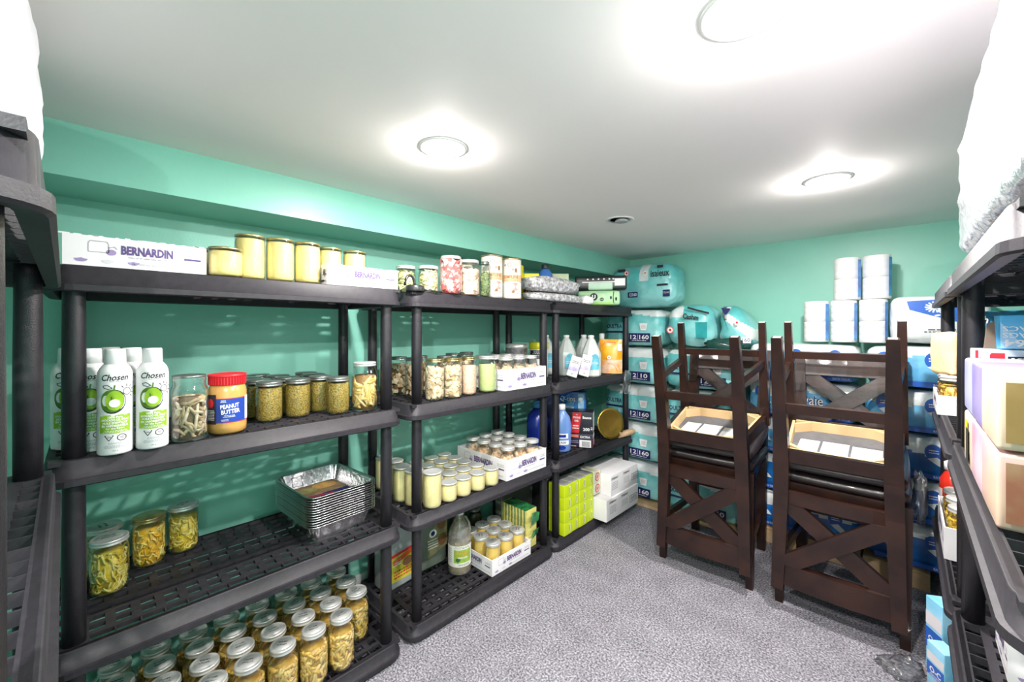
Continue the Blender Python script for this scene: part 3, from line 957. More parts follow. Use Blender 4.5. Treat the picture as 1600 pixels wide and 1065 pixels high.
j_.location = (-1.402, 1.084, T1 + .001)
j_ = jar('peach_fruit_jar', 'clear jar of peach coloured freeze-dried pieces next to the red one', 'jar', 0.0455, 0.155, 0.041, pieces(0.043, 0.112, 110, 'cube', 34, size=0.024, mats=2, topn=12), [PEACH, PEACH2], lid=LID, shoulder=0.016)
j_.location = (-1.400, 1.184, T1 + .001)
j_ = jar('herb_jar', 'narrow bottle of green dried herbs in front of the cream cans', 'jar', 0.025, 0.158, 0.018, pieces(0.0235, 0.115, 120, 'leaf', 35, size=0.013, mats=2, topn=6), [HERB, HERB2], lid=LIDG, shoulder=0.03)
j_.location = (-1.388, 1.268, T1 + .001)
j_ = jar('cream_powder_jar', 'jar with a brass lid almost hidden behind the peach jar', 'jar', 0.042, 0.172, 0.040, solid_fill(0.039, 0.15), M('cream_powder', (0.82, 0.72, 0.56), 0.8, n=0.1), lid=LIDB, shoulder=0.01)
j_.location = (-1.500, 1.240, T1 + .001)

# ================================================================ spray cans (second shelf, first unit)
CANW = M('white_can_lacquer', (0.86, 0.85, 0.86), 0.28, n=0.02, ns=20)
AVO = M('avocado_flesh_green', (0.30, 0.52, 0.02), 0.4, n=0.15, ns=40)
AVOD = M('avocado_skin_green', (0.10, 0.24, 0.02), 0.4, n=0.2, ns=40)
WPRINT = M('white_print', (0.88, 0.88, 0.88), 0.5, n=0.02)
can = thing('spray_can', '', 'spray can')
r_ = 0.0318
MB().lathe([(0, 0), (r_ * .94, 0), (r_, 0.004), (r_, 0.184), (r_ * 0.97, 0.193), (r_ * 0.86, 0.203), (r_ * .68, 0.211), (r_ * .60, 0.213), (0, 0.213)], 40).build('body', CANW, can)
MB().lathe([(r_ * .60, 0.211), (r_ * .63, 0.212), (r_ * .60, 0.244), (r_ * .57, 0.248), (0, 0.2485)], 36).build('cap', WHITE, can)
P = cyl(r_ + 0.0004); Q = cyl(r_ + 0.0008); Q2 = cyl(r_ + 0.0012)
mb = MB()
mb.text(P, 'Chosen', 0.0, 0.182, w=0.050, h=0.015, mi=0, bold=0.02, slant=0.25)
mb.small(P, 0, 0.1725, 0.024, 0.002, 1, 0)
mb.disc(P, -0.004, 0.129, 0.0235, 0.0285, 0, 26, lambda a: 1 - 0.12 * sin(a))
mb.disc(Q, -0.0055, 0.1305, 0.0220, 0.0265, 2, 26, lambda a: 1 - 0.12 * sin(a))
mb.disc(Q2, -0.001, 0.1305, 0.0165, 0.0230, 1, 26, lambda a: 1 - 0.13 * sin(a))
mb.disc(cyl(r_ + 0.0016), -0.001, 0.1215, 0.0100, 0.0095, 3, 20)
mb.line(P, [(-0.002, 0.154), (-0.0005, 0.164)], 0.003, 2)
mb.line(P, [(-0.022, 0.163), (-0.014, 0.1645), (-0.005, 0.157), (-0.012, 0.1545), (-0.020, 0.158)], 0.0017, 0, True)
mb.ring(P, 0.0225, 0.148, 0.0085, 0.008, 0.0014, 0, 16)
for a in range(-50, 131, 36):
    mb.line(Q, [(0.0225 + .0115 * cos(R(a)), 0.148 + .0115 * sin(R(a))), (0.0225 + .0175 * cos(R(a)), 0.148 + .0175 * sin(R(a)))], 0.0016, 0)
for i in range(8):
    x0_, x1_ = -0.030 + i * 0.0075, -0.030 + (i + 1) * 0.0075
    mb.rect(P, x0_, x1_ + .0001, 0.050 + 0.002 * abs(i - 3.5) / 3, 0.094 - (0.002 if i % 3 == 0 else 0), 1)
for z, tx, w in ((0.0890, '100% Pure', 0.026), (0.0825, 'AVOCADO OIL SPRAY', 0.052), (0.0755, "HUILE D'AVOCAT", 0.046), (0.0685, 'EN VAPORISATEUR', 0.050), (0.062, 'for the frying', 0.034)):
    mb.text(Q, tx, 0, z, w=w, h=0.0054, mi=3, bold=0.04)
mb.small(Q, 0, 0.0555, 0.048, 0.006, 2, 3, 4)
mb.line(P, [(-0.019, 0.046), (-0.003, 0.046), (-0.011, 0.034)], 0.0016, 0, True)
mb.small(P, -0.011, 0.0425, 0.008, 0.004, 2, 0, 2)
mb.line(P, [(0.012 + .0088 * cos(R(22.5 + 45 * i)), 0.040 + .0075 * sin(R(22.5 + 45 * i))) for i in range(8)], 0.0017, 0, True)
mb.small(P, 0.012, 0.0405, 0.008, 0.005, 2, 0, 3)
mb.text(P, 'DANGER', 0, 0.0275, w=0.024, h=0.0045, mi=4)
mb.small(P, 0, 0.0195, 0.046, 0.007, 3, 4, 8)
mb.text(P, '481 g', 0, 0.010, w=0.010, h=0.003, mi=0)
mb.build('label', [INK, AVO, AVOD, WPRINT, GREYINK], can)
can = Kind(can)
G = 'white avocado oil spray cans'
for ri, (x, ys) in enumerate(((-1.375, (0.052, 0.120)), (-1.447, (0.012, 0.086)), (-1.520, (-0.026, 0.048)))):
    for ci, y in enumerate(ys):
        can.put((x, y, T2 + .001), face_cam(x, y) + (0.0 if ci == 0 else 0.06), ['front', 'middle', 'rear'][ri] + ' white avocado oil spray can in the file ' + ['beside the shelf post', 'beside the dried mushroom jar'][ci], G)

# ---------------------------------------------------------------- peanut butter jar
pb = thing('peanut_butter_jar', 'plastic peanut butter jar with a red lid and blue label', 'jar', (-1.420, 0.288, T2 + .001), face_cam(-1.42, .288))
MB().lathe([(0, 0), (0.040, 0), (0.046, 0.006), (0.047, 0.020), (0.047, 0.118), (0.044, 0.130), (0.040, 0.138), (0, 0.139)], 36).build('body', M('peanut_butter', (0.62, 0.33, 0.09), 0.25, n=0.1, ns=12, coat=0.4), pb)
mb = MB().lathe([(0.043, 0.137), (0.045, 0.138), (0.045, 0.160), (0.047, 0.161), (0.047, 0.166), (0.044, 0.167), (0.040, 0.164), (0, 0.164)], 40)
for i in range(40):
    a = 2 * pi * i / 40
    mb.box(0.0452 * cos(a), 0.0452 * sin(a), 0.149, 0.0015, 0.003, 0.020, 0, Matrix.Rotation(a, 3, 'Z'))
mb.build('lid', RED, pb)
P = cyl(0.0474); Q = cyl(0.0478)
mb = MB()
mb.rect(P, -0.070, 0.070, 0.034, 0.100, 0, 40)
mb.rect(Q, -0.063, -0.028, 0.030, 0.112, 3, 10)
mb.rect(Q, 0.050, 0.069, 0.036, 0.104, 1, 6)
mb.rect(P, -0.0705, 0.0705, 0.099, 0.1015, 2, 30); mb.rect(P, -0.0705, 0.0705, 0.0325, 0.035, 2, 30)
mb.text(Q, 'PEANUT', 0.006, 0.079, w=0.046, h=0.012, mi=1, bold=0.03, rot=0.08)
mb.text(Q, 'BUTTER', 0.008, 0.064, w=0.046, h=0.012, mi=1, bold=0.03, rot=0.08)
mb.small(Q, -0.010, 0.093, 0.014, 0.008, 2, 1); mb.small(Q, 0.004, 0.051, 0.030, 0.007, 2, 1); mb.small(Q, -0.006, 0.040, 0.018, 0.006, 2, 1, 5)
mb.disc(cyl(0.0481), -0.045, 0.088, 0.010, 0.013, 2, 16)
mb.small(cyl(0.0481), -0.045, 0.055, 0.026, 0.03, 7, 1, 6)
mb.build('label', [M('royal_blue_print', (0.02, 0.06, 0.36), 0.35, n=0.1), WPRINT, RED, M('near_black_print', (0.03, 0.02, 0.04), 0.4, n=0.1)], pb)

# ================================================================ foil pans
FOIL = M('aluminium_foil', (0.80, 0.80, 0.81), 0.24, metal=1.0, n=0.10, ns=60, bump=0.22, bs=60)


def pan_mb():
    mb = MB()
    lv = [(0.102, 0.133, 0.0, 0.020), (0.106, 0.137, 0.004, 0.022), (0.128, 0.159, 0.058, 0.034), (0.129, 0.160, 0.0595, 0.034), (0.1365, 0.1675, 0.0600, 0.038), (0.1378, 0.1688, 0.0594, 0.038), (0.1378, 0.1688, 0.0586, 0.038), (0.1365, 0.1675, 0.0583, 0.038)]
    rings = [[(x, y, z) for x, y in rrect(a, b_, r, 7)] for a, b_, z, r in lv]
    n = len(rings[0]); base = len(mb.v)
    for k, rg in enumerate(rings):
        for i, (x, y, z) in enumerate(rg):
            if k == 2:
                t = 1 + 0.006 * (1 if i % 2 else -1)
                x, y = x * t, y * t
            mb.v.append((x, y, z))
    for k in range(len(rings) - 1):
        for i in range(n):
            j = (i + 1) % n
            mb.f.append((base + k * n + i, base + k * n + j, base + (k + 1) * n + j, base + (k + 1) * n + i)); mb.mi.append(0); mb.sm.append(k != 1)
    mb.f.append(tuple(base + i for i in range(n))); mb.mi.append(0); mb.sm.append(False)
    return mb


pan = thing('foil_pan', '', 'foil pan')
pan_mb().build('pan', FOIL, pan)
PAN = Kind(pan)
NP = 13
for i in range(NP):
    if i == 0:
        lb = 'bottom foil pan of the stack, its side walls showing below the rims'
    elif i == NP - 1:
        lb = 'top foil pan of the stack, open, with a printed sheet inside'
    else:
        lb = 'foil pan nested inside the middle of the foil pan stack'
    PAN.put((-1.585 + random.uniform(-.0004, .0004), 0.632 + random.uniform(-.0004, .0004), T3 + 0.001 + i * 0.0083), R(3.5) + pi / 2, lb, 'stacked foil pans', (.932 + .004 * ((i * 7) % 3 - 1), .932 + .004 * ((i * 5) % 3 - 1), 1))
# embossed panels inside the top pan
ptop = COL.objects['foil_pan.%03d' % (NP - 1)]
for k_, (x_, y_, rz_) in enumerate(((-0.1125, -0.055, 0), (-0.1125, 0.035, 0), (0.03, 0.1435, -pi / 2), (-0.05, 0.1435, -pi / 2))):
    mb = MB()
    rot = Matrix.Rotation(rz_, 3, 'Z') @ Matrix.Rotation(R(-21), 3, 'Y')
    for a_, b_ in (((-.02, -.018), (.02, -.018)), ((.02, -.018), (.02, .018)), ((.02, .018), (-.02, .018)), ((-.02, .018), (-.02, -.018))):
        p_ = [rot @ Vector((0.0, u, w)) + Vector((x_, y_, 0.030)) for u, w in (a_, b_)]
        mb.tube([tuple(q) for q in p_], 0.0011, 6)
    mb.build('embossed_panel', FOIL, ptop)
sheet = thing('printed_insert', 'printed paper sheet in the top foil pan, navy with orange stripes', 'paper insert', (-1.585, 0.632, T3 + 0.001 + (NP - 1) * 0.0083 + 0.0085), R(3.5) + pi / 2)
mb = MB().box(0, 0, 0, 0.172, 0.235, 0.0012, 0)
P = top(0.0009)
mb.rect(P, -0.085, 0.085, -0.117, 0.0, 1)
for i, m in enumerate((2, 3, 2, 5, 2)):
    mb.line(top(0.0011 + i * .0001), [(-0.083, -0.005 - i * 0.015), (-0.02, -0.012 - i * 0.017), (0.083, -0.045 - i * 0.012)], 0.008, m)
mb.disc(top(0.0014), 0.03, 0.075, 0.045, 0.035, 4, 18); mb.disc(top(0.0016), -0.04, 0.06, 0.035, 0.03, 6, 18)
mb.text(top(0.0014), 'NO', -0.06, -0.105, w=0.035, mi=7, bold=0.03)
mb.build('sheet', [M('printed_brown', (0.30, 0.20, 0.10), 0.5, n=0.4, ns=30), NAVY, RED, ORANGE, M('bread_print', (0.62, 0.36, 0.10), 0.5, n=0.3, ns=40), M('pink_print', (0.75, 0.12, 0.25), 0.5, n=0.1), M('olive_print', (0.36, 0.33, 0.12), 0.5, n=0.3, ns=40), WPRINT], sheet)

# ================================================================ top shelf of second unit: lid, cans, boxes, bags
lidt = thing('bottle_lid', 'black bottle lid with a round carrying loop lying on the top shelf', 'bottle lid', (-1.395, 0.903, T1 + .001), AISLE)
MB().lathe([(0, 0), (0.035, 0), (0.036, 0.003), (0.036, 0.020), (0.033, 0.024), (0, 0.025)], 32).build('cap', M('black_lid_plastic', (0.02, 0.02, 0.022), 0.35, n=0.1), lidt)
MB().tube([(-0.024 + 0.022 * cos(a) * 1.0, 0.0, 0.022 + 0.040 * sin(a)) for a in [pi * i / 12 for i in range(13)]], 0.0055, 10).build('loop', MATS['black_lid_plastic'], lidt)
MB().tube([(0.028, -0.012, 0.010), (0.05, -0.024, 0.006), (0.075, -0.027, 0.0045), (0.108, -0.026, 0.0045)], 0.004, 8).build('strap', MATS['black_lid_plastic'], lidt)

CREAM = M('cream_can_paper', (0.84, 0.76, 0.66), 0.45, n=0.05, ns=20)
CANTIN = M('can_rim_tin', (0.50, 0.38, 0.24), 0.3, metal=0.8, n=0.15)
BROWN = M('brown_print', (0.28, 0.13, 0.06), 0.5, n=0.15)
TANB = M('tan_band', (0.78, 0.50, 0.28), 0.5, n=0.1)
ROSE = M('dusty_rose_print', (0.72, 0.30, 0.24), 0.5, n=0.15)
cn = thing('cocoa_can', '', 'can')
r_ = 0.0505
MB().lathe([(0, 0), (r_, 0), (r_, 0.194), (0, 0.194)], 40).build('body', CREAM, cn)
MB().lathe([(r_ + .0006, 0.192), (r_ + .0022, 0.193), (r_ + .0022, 0.199), (r_ - .001, 0.2), (r_ - 0.004, 0.196), (0, 0.196)], 40).build('lid', CANTIN, cn)
P = cyl(r_ + .0004); Q = cyl(r_ + .0008)
mb = MB()
mb.rect(P, -0.075, 0.075, 0.082, 0.117, 1, 36)
mb.text(Q, 'SIMPLINE', 0.0, 0.106, w=0.080, h=0.016, mi=0, bold=0.02)
mb.text(Q, 'CHOCOLATE 30', 0.0, 0.090, w=0.075, h=0.008, mi=0)
mb.rect(P, -0.072, 0.072, 0.006, 0.078, 3, 36)
mb.disc(Q, 0.022, 0.058, 0.022, 0.020, 2, 20); mb.line(Q, [(0.0, 0.030), (0.010, 0.034), (0.030, 0.026), (0.046, 0.030)], 0.010, 2)
mb.disc(cyl(r_ + .0012), 0.010, 0.034, 0.008, 0.008, 0, 12)
mb.ring(Q, -0.010, 0.166, 0.009, 0.009, 0.002, 0, 14); mb.small(Q, 0.020, 0.166, 0.03, 0.012, 2, 1, 3)
mb.disc(Q, 0.024, 0.138, 0.007, 0.012, 0, 12); mb.disc(Q, 0.008, 0.142, 0.006, 0.005, 2, 12); mb.disc(Q, -0.034, 0.164, 0.004, 0.006, 0, 10)
mb.build('label', [BROWN, TANB, ROSE, M('pale_can_panel', (0.86, 0.82, 0.76), 0.5, n=0.03)], cn)
CN = Kind(cn)
CN.put((-1.428, 1.348, T1 + .001), face_cam(-1.428, 1.348) + 0.25, 'cream cocoa can behind the narrow herb bottle', 'cream cocoa cans')
CN.put((-1.410, 1.464, T1 + .001), face_cam(-1.410, 1.464), 'cream cocoa can standing next to the yellow boxes', 'cream cocoa cans', (.96, .96, .985))


def carton_box(name, label, cat, sx, sy, sz, mat, loc, rz, prints=(), pmats=(), group=None, edge=0.0):
    """closed printed box standing on its base; local front at -y"""
    t = thing(name, label, cat, loc, rz, group)
    MB().rbox(0, 0, sz / 2, sx, sy, sz, min(0.0025, sx * .1, sy * .1, sz * .1), 0, 2, seg=2).build('carton', mat, t)
    for fn in prints:
        mb = MB()
        fn(mb)
        mb.build('lettering', list(pmats), t)
    return t


def F(sy, k=1):
    return front(-sy / 2 - 0.0005 * k)


SOSY = M('soap_pad_box_yellow', (0.86, 0.74, 0.02), 0.4, n=0.08, ns=20)
def sos(mb):
    P, Q = F(0.09, 1), F(0.09, 2)
    mb.line(P, [(-0.045, 0.062), (-0.01, 0.085), (0.045, 0.095)], 0.014, 1)
    mb.text(Q, 'SOS', 0.0, 0.062, w=0.07, h=0.028, mi=0, bold=0.04, rot=0.1)
    mb.small(P, 0, 0.025, 0.08, 0.02, 3, 2)
carton_box('soap_pad_box', 'taller yellow box of soap pads behind the cream can', 'box', 0.115, 0.07, 0.205, SOSY, (-1.585, 1.650, T1 + .001), face_cam(-1.53, 1.66) - 0.35, [lambda mb: (mb.disc(front(-0.0355), 0.02, 0.145, 0.03, 0.015, 0, 16), mb.small(front(-0.0355), 0.0, 0.08, 0.08, 0.06, 5, 1))], [RED, NAVY])
carton_box('soap_pad_box', 'yellow box printed SOS in red and blue beside the blue bottle', 'box', 0.105, 0.09, 0.165, SOSY, (-1.560, 1.775, T1 + .001), face_cam(-1.48, 1.745) - 0.05, [sos], [NAVY, RED, GREYINK])

bb = thing('mouthwash_bottle', 'blue bottle with a black cap beside the yellow soap pad box', 'bottle', (-1.555, 1.905, T1 + .001), face_cam(-1.53, 1.88))
MB().lathe([(0, 0), (0.040, 0), (0.044, 0.006), (0.044, 0.170), (0.036, 0.192), (0.021, 0.206), (0.019, 0.212), (0, 0.213)], 28, sy=0.75).build('bottle', M('blue_bottle', (0.05, 0.16, 0.52), 0.2, n=0.1, coat=0.5), bb)
MB().lathe([(0.021, 0.210), (0.022, 0.212), (0.022, 0.234), (0.020, 0.236), (0, 0.236)], 24).build('cap', MATS['black_lid_plastic'], bb)
mb = MB().poly(front(-0.0338), [(-0.026, 0.110), (0.018, 0.105), (0.024, 0.150), (-0.010, 0.165)], 0)
mb.build('label', NAVY, bb)


def blob(name, label, cat, mat, dims, loc, rz, seed, group=None, bump=0.25, n=22):
    """soft crumpled bag"""
    mb = MB()
    rings = 14
    for i in range(rings + 1):
        ph = pi * i / rings
        for j in range(n):
            th = 2 * pi * j / n
            d = Vector((sin(ph) * cos(th), sin(ph) * sin(th), cos(ph)))
            d = Vector([math.copysign(abs(c) ** 0.62, c) for c in d])
            k = 1 + bump * mnoise.noise(d * 2.1 + Vector((seed, seed, 0))) + 0.5 * bump * mnoise.noise(d * 6 + Vector((0, seed, seed)))
            z = max(-0.92, d.z * k)
            mb.v.append((d.x * dims[0] / 2 * k, d.y * dims[1] / 2 * k, (z + 0.92) * dims[2] / 1.92))
    for i in range(rings):
        for j in range(n):
            a = i * n + j; b_ = i * n + (j + 1) % n
            mb.f.append((a, a + n, b_ + n, b_)); mb.mi.append(0); mb.sm.append(True)
    o = mb.build(name, mat, None, loc, rz)
    return tag(o, label, cat, group)


STEELW = M('steel_wool', (0.78, 0.76, 0.79), 0.42, metal=0.2, col2=(0.30, 0.29, 0.31), ns=60, bump=1.0, bs=90)
blob('steel_wool_bag', 'lower grey bag of crumpled steel wool lying on the top shelf', 'bag', STEELW, (0.48, 0.12, 0.048), (-1.420, 1.815, T1 + .002), AISLE, 3.1, 'bags of steel wool', 0.15)
blob('steel_wool_bag', 'upper grey bag of crumpled steel wool in front of the soap boxes', 'bag', STEELW, (0.44, 0.13, 0.080), (-1.418, 1.795, T1 + .054), AISLE - .03, 7.7, 'bags of steel wool', 0.15)
MB_ = MB().rbox(0, 0, 0.0, 0.06, 0.004, 0.024, 0.001, 0, 1, seg=1)

TEAB = M('sage_tea_box', (0.55, 0.62, 0.42), 0.5, n=0.15, ns=20)
def tea(mb):
    P = F(0.10, 1)
    mb.rect(P, -0.054, 0.054, 0.002, 0.15, 0)
    mb.line(F(.10, 2), [(-0.03, 0.135), (-0.015, 0.150), (0.0, 0.132), (0.014, 0.148), (0.03, 0.13), (0.04, 0.142)], 0.008, 1)
    mb.line(F(.10, 2), [(0.0, 0.10), (0.014, 0.092), (0.004, 0.078), (0.016, 0.07)], 0.006, 2)
    mb.rect(F(.10, 2), -0.05, -0.02, 0.075, 0.10, 3)
carton_box('tea_box', 'pale green box with brown lettering above the grey steel wool', 'box', 0.110, 0.10, 0.190, TEAB, (-1.565, 2.050, T1 + .001), face_cam(-1.51, 2.03) + 0.15, [tea], [M('pale_sage_print', (0.66, 0.74, 0.62), 0.5, n=0.05), BROWN, INK, YELLOW])

KGREEN = M('pad_pack_green', (0.45, 0.74, 0.42), 0.35, n=0.2, ns=10)
kt = thing('pad_pack', 'green pack printed with a white U, under the black and green pack', 'pack', (-1.440, 2.310, T1 + .005), face_cam(-1.44, 2.31))
MB().rbox(0, 0, 0.046, 0.262, 0.10, 0.090, 0.014, 0, 4, bulge=0.004).build('pack', KGREEN, kt)
P, Q = front(-0.0545), front(-0.0550)
mb = MB()
mb.rect(P, -0.12, 0.095, 0.004, 0.016, 3)
mb.disc(P, -0.030, 0.052, 0.024, 0.024, 0, 22); mb.text(Q, 'U', -0.030, 0.052, h=0.026, mi=1, bold=0.05)
mb.disc(P, 0.020, 0.036, 0.013, 0.011, 0, 18); mb.small(Q, 0.020, 0.036, 0.02, 0.008, 2, 1)
mb.disc(P, 0.076, 0.046, 0.006, 0.011, 0, 14); mb.line(P, [(0.094, 0.085), (0.090, 0.05), (0.094, 0.01)], 0.004, 0); mb.disc(P, 0.108, 0.038, 0.006, 0.012, 0, 12)
mb.disc(P, -0.108, 0.05, 0.010, 0.014, 2, 12)
mb.build('lettering', [INK, WPRINT, GREYINK, M('lime_print', (0.34, 0.66, 0.08), 0.4, n=0.1)], kt)
kb = thing('pad_pack', 'black and pale green pack lying on top of the green pack', 'pack', (-1.440, 2.335, T1 + .104), face_cam(-1.44, 2.335) - 0.03)
MB().rbox(0, 0, 0.045, 0.325, 0.10, 0.088, 0.012, 0, 4, bulge=0.003, fn=lambda c, nn: 1 if (c.z < 0.008 and abs(c.x) < .11) else 0).build('pack', [M('black_film', (0.015, 0.018, 0.02), 0.3, n=0.1), M('mint_film', (0.55, 0.78, 0.60), 0.4, n=0.15, ns=12)], kb)
P = front(-0.0535)
mb = MB()
mb.rect(P, -0.115, 0.115, 0.046, 0.053, 0)
for i in range(6):
    mb.disc(P, -0.08 + i * 0.034 - (0.01 if i > 4 else 0), 0.068, 0.006, 0.005, 0, 10)
mb.rect(front(-0.054), 0.088, 0.152, 0.024, 0.070, 0)
mb.build('lettering', [WPRINT], kb)
blob('tissue_wad', 'crumpled white tissue on the shelf edge beside the green pack', 'tissue', PAPER, (0.10, 0.05, 0.05), (-1.395, 2.105, T1 + .002), AISLE, 5.5, None, 0.2)

# ================================================================ bottom shelf, second unit: jugs, vinegar, sponges
def jug_mb(w, d, h, neck, r=0.03):
    mb = MB()
    lv = [(0.9, 0.0), (1.0, 0.012), (1.0, h * 0.70), (0.93, h * 0.78), (0.62, h * 0.88), (0.36, h * 0.93)]
    n = None
    base = len(mb.v)
    rings = []
    for k, z in lv:
        rr = rrect(w / 2 * k, d / 2 * k, r * k, 5)
        rings.append([(x, y, z) for x, y in rr])
    rings.append([(neck * cos(a), neck * sin(a), h * 0.945) for a in [R(90 * q + 90 * i / 5) for q in range(4) for i in range(6)]])
    rings.append([(x, y, h) for x, y, _ in rings[-1]])
    n = len(rings[0])
    for rg in rings:
        mb.v.extend(rg)
    for k in range(len(rings) - 1):
        for i in range(n):
            j = (i + 1) % n
            mb.f.append((base + k * n + i, base + k * n + j, base + (k + 1) * n + j, base + (k + 1) * n + i)); mb.mi.append(0); mb.sm.append(True)
    mb.f.append(tuple(base + i for i in reversed(range(n)))); mb.mi.append(0); mb.sm.append(False)
    mb.f.append(tuple(base + (len(rings) - 1) * n + i for i in range(n))); mb.mi.append(0); mb.sm.append(False)
    return mb


JUGM = M('hazy_jug_plastic', (0.42, 0.46, 0.46), 0.3, n=0.12, ns=8)
jg = thing('juice_jug', 'large cloudy jug with a yellow and red label behind the shelf posts', 'jug', (-1.690, 0.985, T4 + .001), AISLE + 0.1)
jug_mb(0.165, 0.11, 0.36, 0.02).build('jug', JUGM, jg)
mb = MB(); P, Q = front(-0.0556), front(-0.0561)
mb.rect(P, -0.07, 0.07, 0.035, 0.16, 0)
mb.line(Q, [(-0.07, 0.150), (0.07, 0.160)], 0.012, 2)
mb.line(Q, [(-0.05, 0.118), (0.07, 0.150)], 0.022, 1)
mb.disc(front(-0.0564), 0.03, 0.105, 0.03, 0.02, 3, 14); mb.small(Q, -0.03, 0.118, 0.05, 0.03, 3, 4, 3); mb.small(Q, 0, 0.065, 0.10, 0.04, 3, 2, 9)
mb.build('label', [M('mustard_label', (0.62, 0.58, 0.05), 0.5, n=0.2, ns=25), M('red_orange_print', (0.85, 0.12, 0.02), 0.5, n=0.2), RED, BROWN, WPRINT], jg)
MB().lathe([(0.022, 0.345), (0.024, 0.346), (0.024, 0.372), (0, 0.374)], 24).build('cap', WHITE, jg)
jg = thing('oil_jug', 'large dull grey-green jug with a dark printed label behind the vinegar', 'jug', (-1.715, 1.170, T4 + .001), AISLE)
jug_mb(0.19, 0.12, 0.365, 0.02).build('jug', M('grey_green_jug', (0.20, 0.23, 0.19), 0.3, n=0.15, ns=8), jg)
mb = MB(); P, Q = front(-0.0606), front(-0.0611)
mb.poly(P, [(-0.035, 0.05), (0.085, 0.085), (0.085, 0.24), (0.02, 0.20), (-0.03, 0.165)], 0)
mb.disc(Q, 0.0, 0.165, 0.022, 0.020, 1, 16); mb.disc(front(-0.0614), 0.0, 0.165, 0.012, 0.011, 2, 14)
mb.disc(Q, 0.055, 0.12, 0.026, 0.03, 3, 12); mb.disc(Q, 0.05, 0.20, 0.028, 0.03, 3, 12); mb.small(Q, 0.0, 0.115, 0.06, 0.05, 4, 1, 2)
mb.build('label', [M('olive_tan_label', (0.33, 0.30, 0.16), 0.5, n=0.3, ns=25), WPRINT, NAVY, BROWN], jg)
MB().lathe([(0.022, 0.352), (0.024, 0.353), (0.024, 0.376), (0, 0.378)], 24).build('cap', WHITE, jg)

vg = thing('vinegar_bottle', 'half-full cider vinegar bottle with a green label and handle', 'bottle', (-1.548, 1.249, T4 + .001), face_cam(-1.548, 1.249))
r_ = 0.0555
prof = [(0, 0.002), (r_ * .9, 0.0), (r_, 0.008), (r_, 0.150), (r_ * .97, 0.175), (r_ * .80, 0.205), (r_ * .52, 0.238), (r_ * .34, 0.258), (r_ * .30, 0.266), (r_ * .30, 0.282)]
MB().lathe(prof, 36).build('bottle', GLASS('olive_tinted_plastic', (0.70, 0.68, 0.42), 0.6, 0.12, 0.05, white=0.18), vg)
MB().lathe([(0, 0.004), (r_ * .88, 0.003), (r_ - .002, 0.009), (r_ - .002, 0.040), (0, 0.041)], 30).build('sediment', M('cloudy_cider', (0.46, 0.36, 0.27), 0.5, n=0.2), vg)
MB().lathe([(0, 0.0412), (r_ - .0022, 0.0412), (r_ - .0022, 0.120), (0, 0.121)], 30).build('vinegar', M('pale_cider', (0.55, 0.50, 0.30), 0.4, n=0.1), vg)
MB().tube([(0.022, 0.0, 0.255), (0.032, 0, 0.250), (0.045, 0, 0.222), (0.050, 0, 0.190), (0.048, 0, 0.175)], 0.006, 10).build('handle', GLASS('olive_tinted_plastic'), vg)
MB().lathe([(r_ * .33, 0.268), (r_ * .36, 0.269), (r_ * .36, 0.288), (r_ * .30, 0.291), (0, 0.291)], 24).build('cap', WHITE, vg)
P, Q = cyl(r_ + .0006), cyl(r_ + .001)
mb = MB()
mb.rect(P, -0.075, 0.075, 0.042, 0.140, 0, 30)
mb.rect(Q, -0.028, 0.060, 0.062, 0.122, 1, 14)
mb.text(cyl(r_ + .0014), 'ORGANIC', 0.015, 0.110, w=0.06, h=0.008, mi=2, bold=0.02); mb.text(cyl(r_ + .0014), 'APPLE CIDER', 0.015, 0.098, w=0.062, h=0.008, mi=2, bold=0.02); mb.text(cyl(r_ + .0014), 'VINEGAR', 0.015, 0.086, w=0.05, h=0.008, mi=3, bold=0.02)
mb.disc(cyl(r_ + .0014), -0.008, 0.076, 0.012, 0.009, 4, 12); mb.line(cyl(r_ + .0014), [(-0.008, 0.07), (-0.008, 0.058)], 0.003, 4)
mb.small(Q, 0.01, 0.131, 0.08, 0.010, 2, 4); mb.small(Q, -0.052, 0.095, 0.028, 0.07, 8, 5); mb.small(Q, 0.02, 0.052, 0.06, 0.01, 2, 4)
mb.build('label', [M('label_cream', (0.80, 0.80, 0.74), 0.5, n=0.03), M('label_green', (0.36, 0.56, 0.08), 0.5, n=0.25, ns=30), ORANGE, WPRINT, M('dark_green_print', (0.03, 0.14, 0.05), 0.5, n=0.1), GREYINK], vg)

SPY = M('sponge_yellow', (0.76, 0.68, 0.20), 0.9, n=0.15, ns=80, bump=0.3)
SPG = M('scrub_green', (0.03, 0.24, 0.09), 0.8, col2=(0.01, 0.11, 0.05), ns=90, bump=0.5)
sp = thing('scrub_sponge', '', 'sponge')
MB().rbox(0, 0, 0.033, 0.080, 0.0155, 0.066, 0.002, 0, 2, seg=1).build('sponge', SPY, sp)
MB().rbox(0, 0.0108, 0.033, 0.080, 0.006, 0.066, 0.0012, 0, 2, seg=1).build('scrubber', SPG, sp)
SP = Kind(sp)
G = 'green and yellow scrub sponges'
for lv in range(3):
    for k in range(9):
        if lv == 0 and k > 3:
            continue
        x = -1.440 - k * 0.0225
        SP.put((x, 1.642 if lv else 1.640, T4 + .002 + lv * 0.0668), AISLE, f'scrub sponge, {["bottom", "middle", "top"][lv]} layer of sponges, {ORD[k]} from the aisle end', G)
spw = thing('sponge_wrapper', 'torn clear wrapper with green print over the front sponges', 'wrapper', (-1.416, 1.642, T4 + 0.135), AISLE)
mb = MB()
P = lambda x, z: (x, -0.006 + 0.006 * sin(x * 60) + 0.004 * sin(z * 90), z)
mb.poly(P, [(-0.035, 0.0), (0.035, 0.002), (0.040, 0.045), (0.02, 0.055), (-0.03, 0.066)], 0)
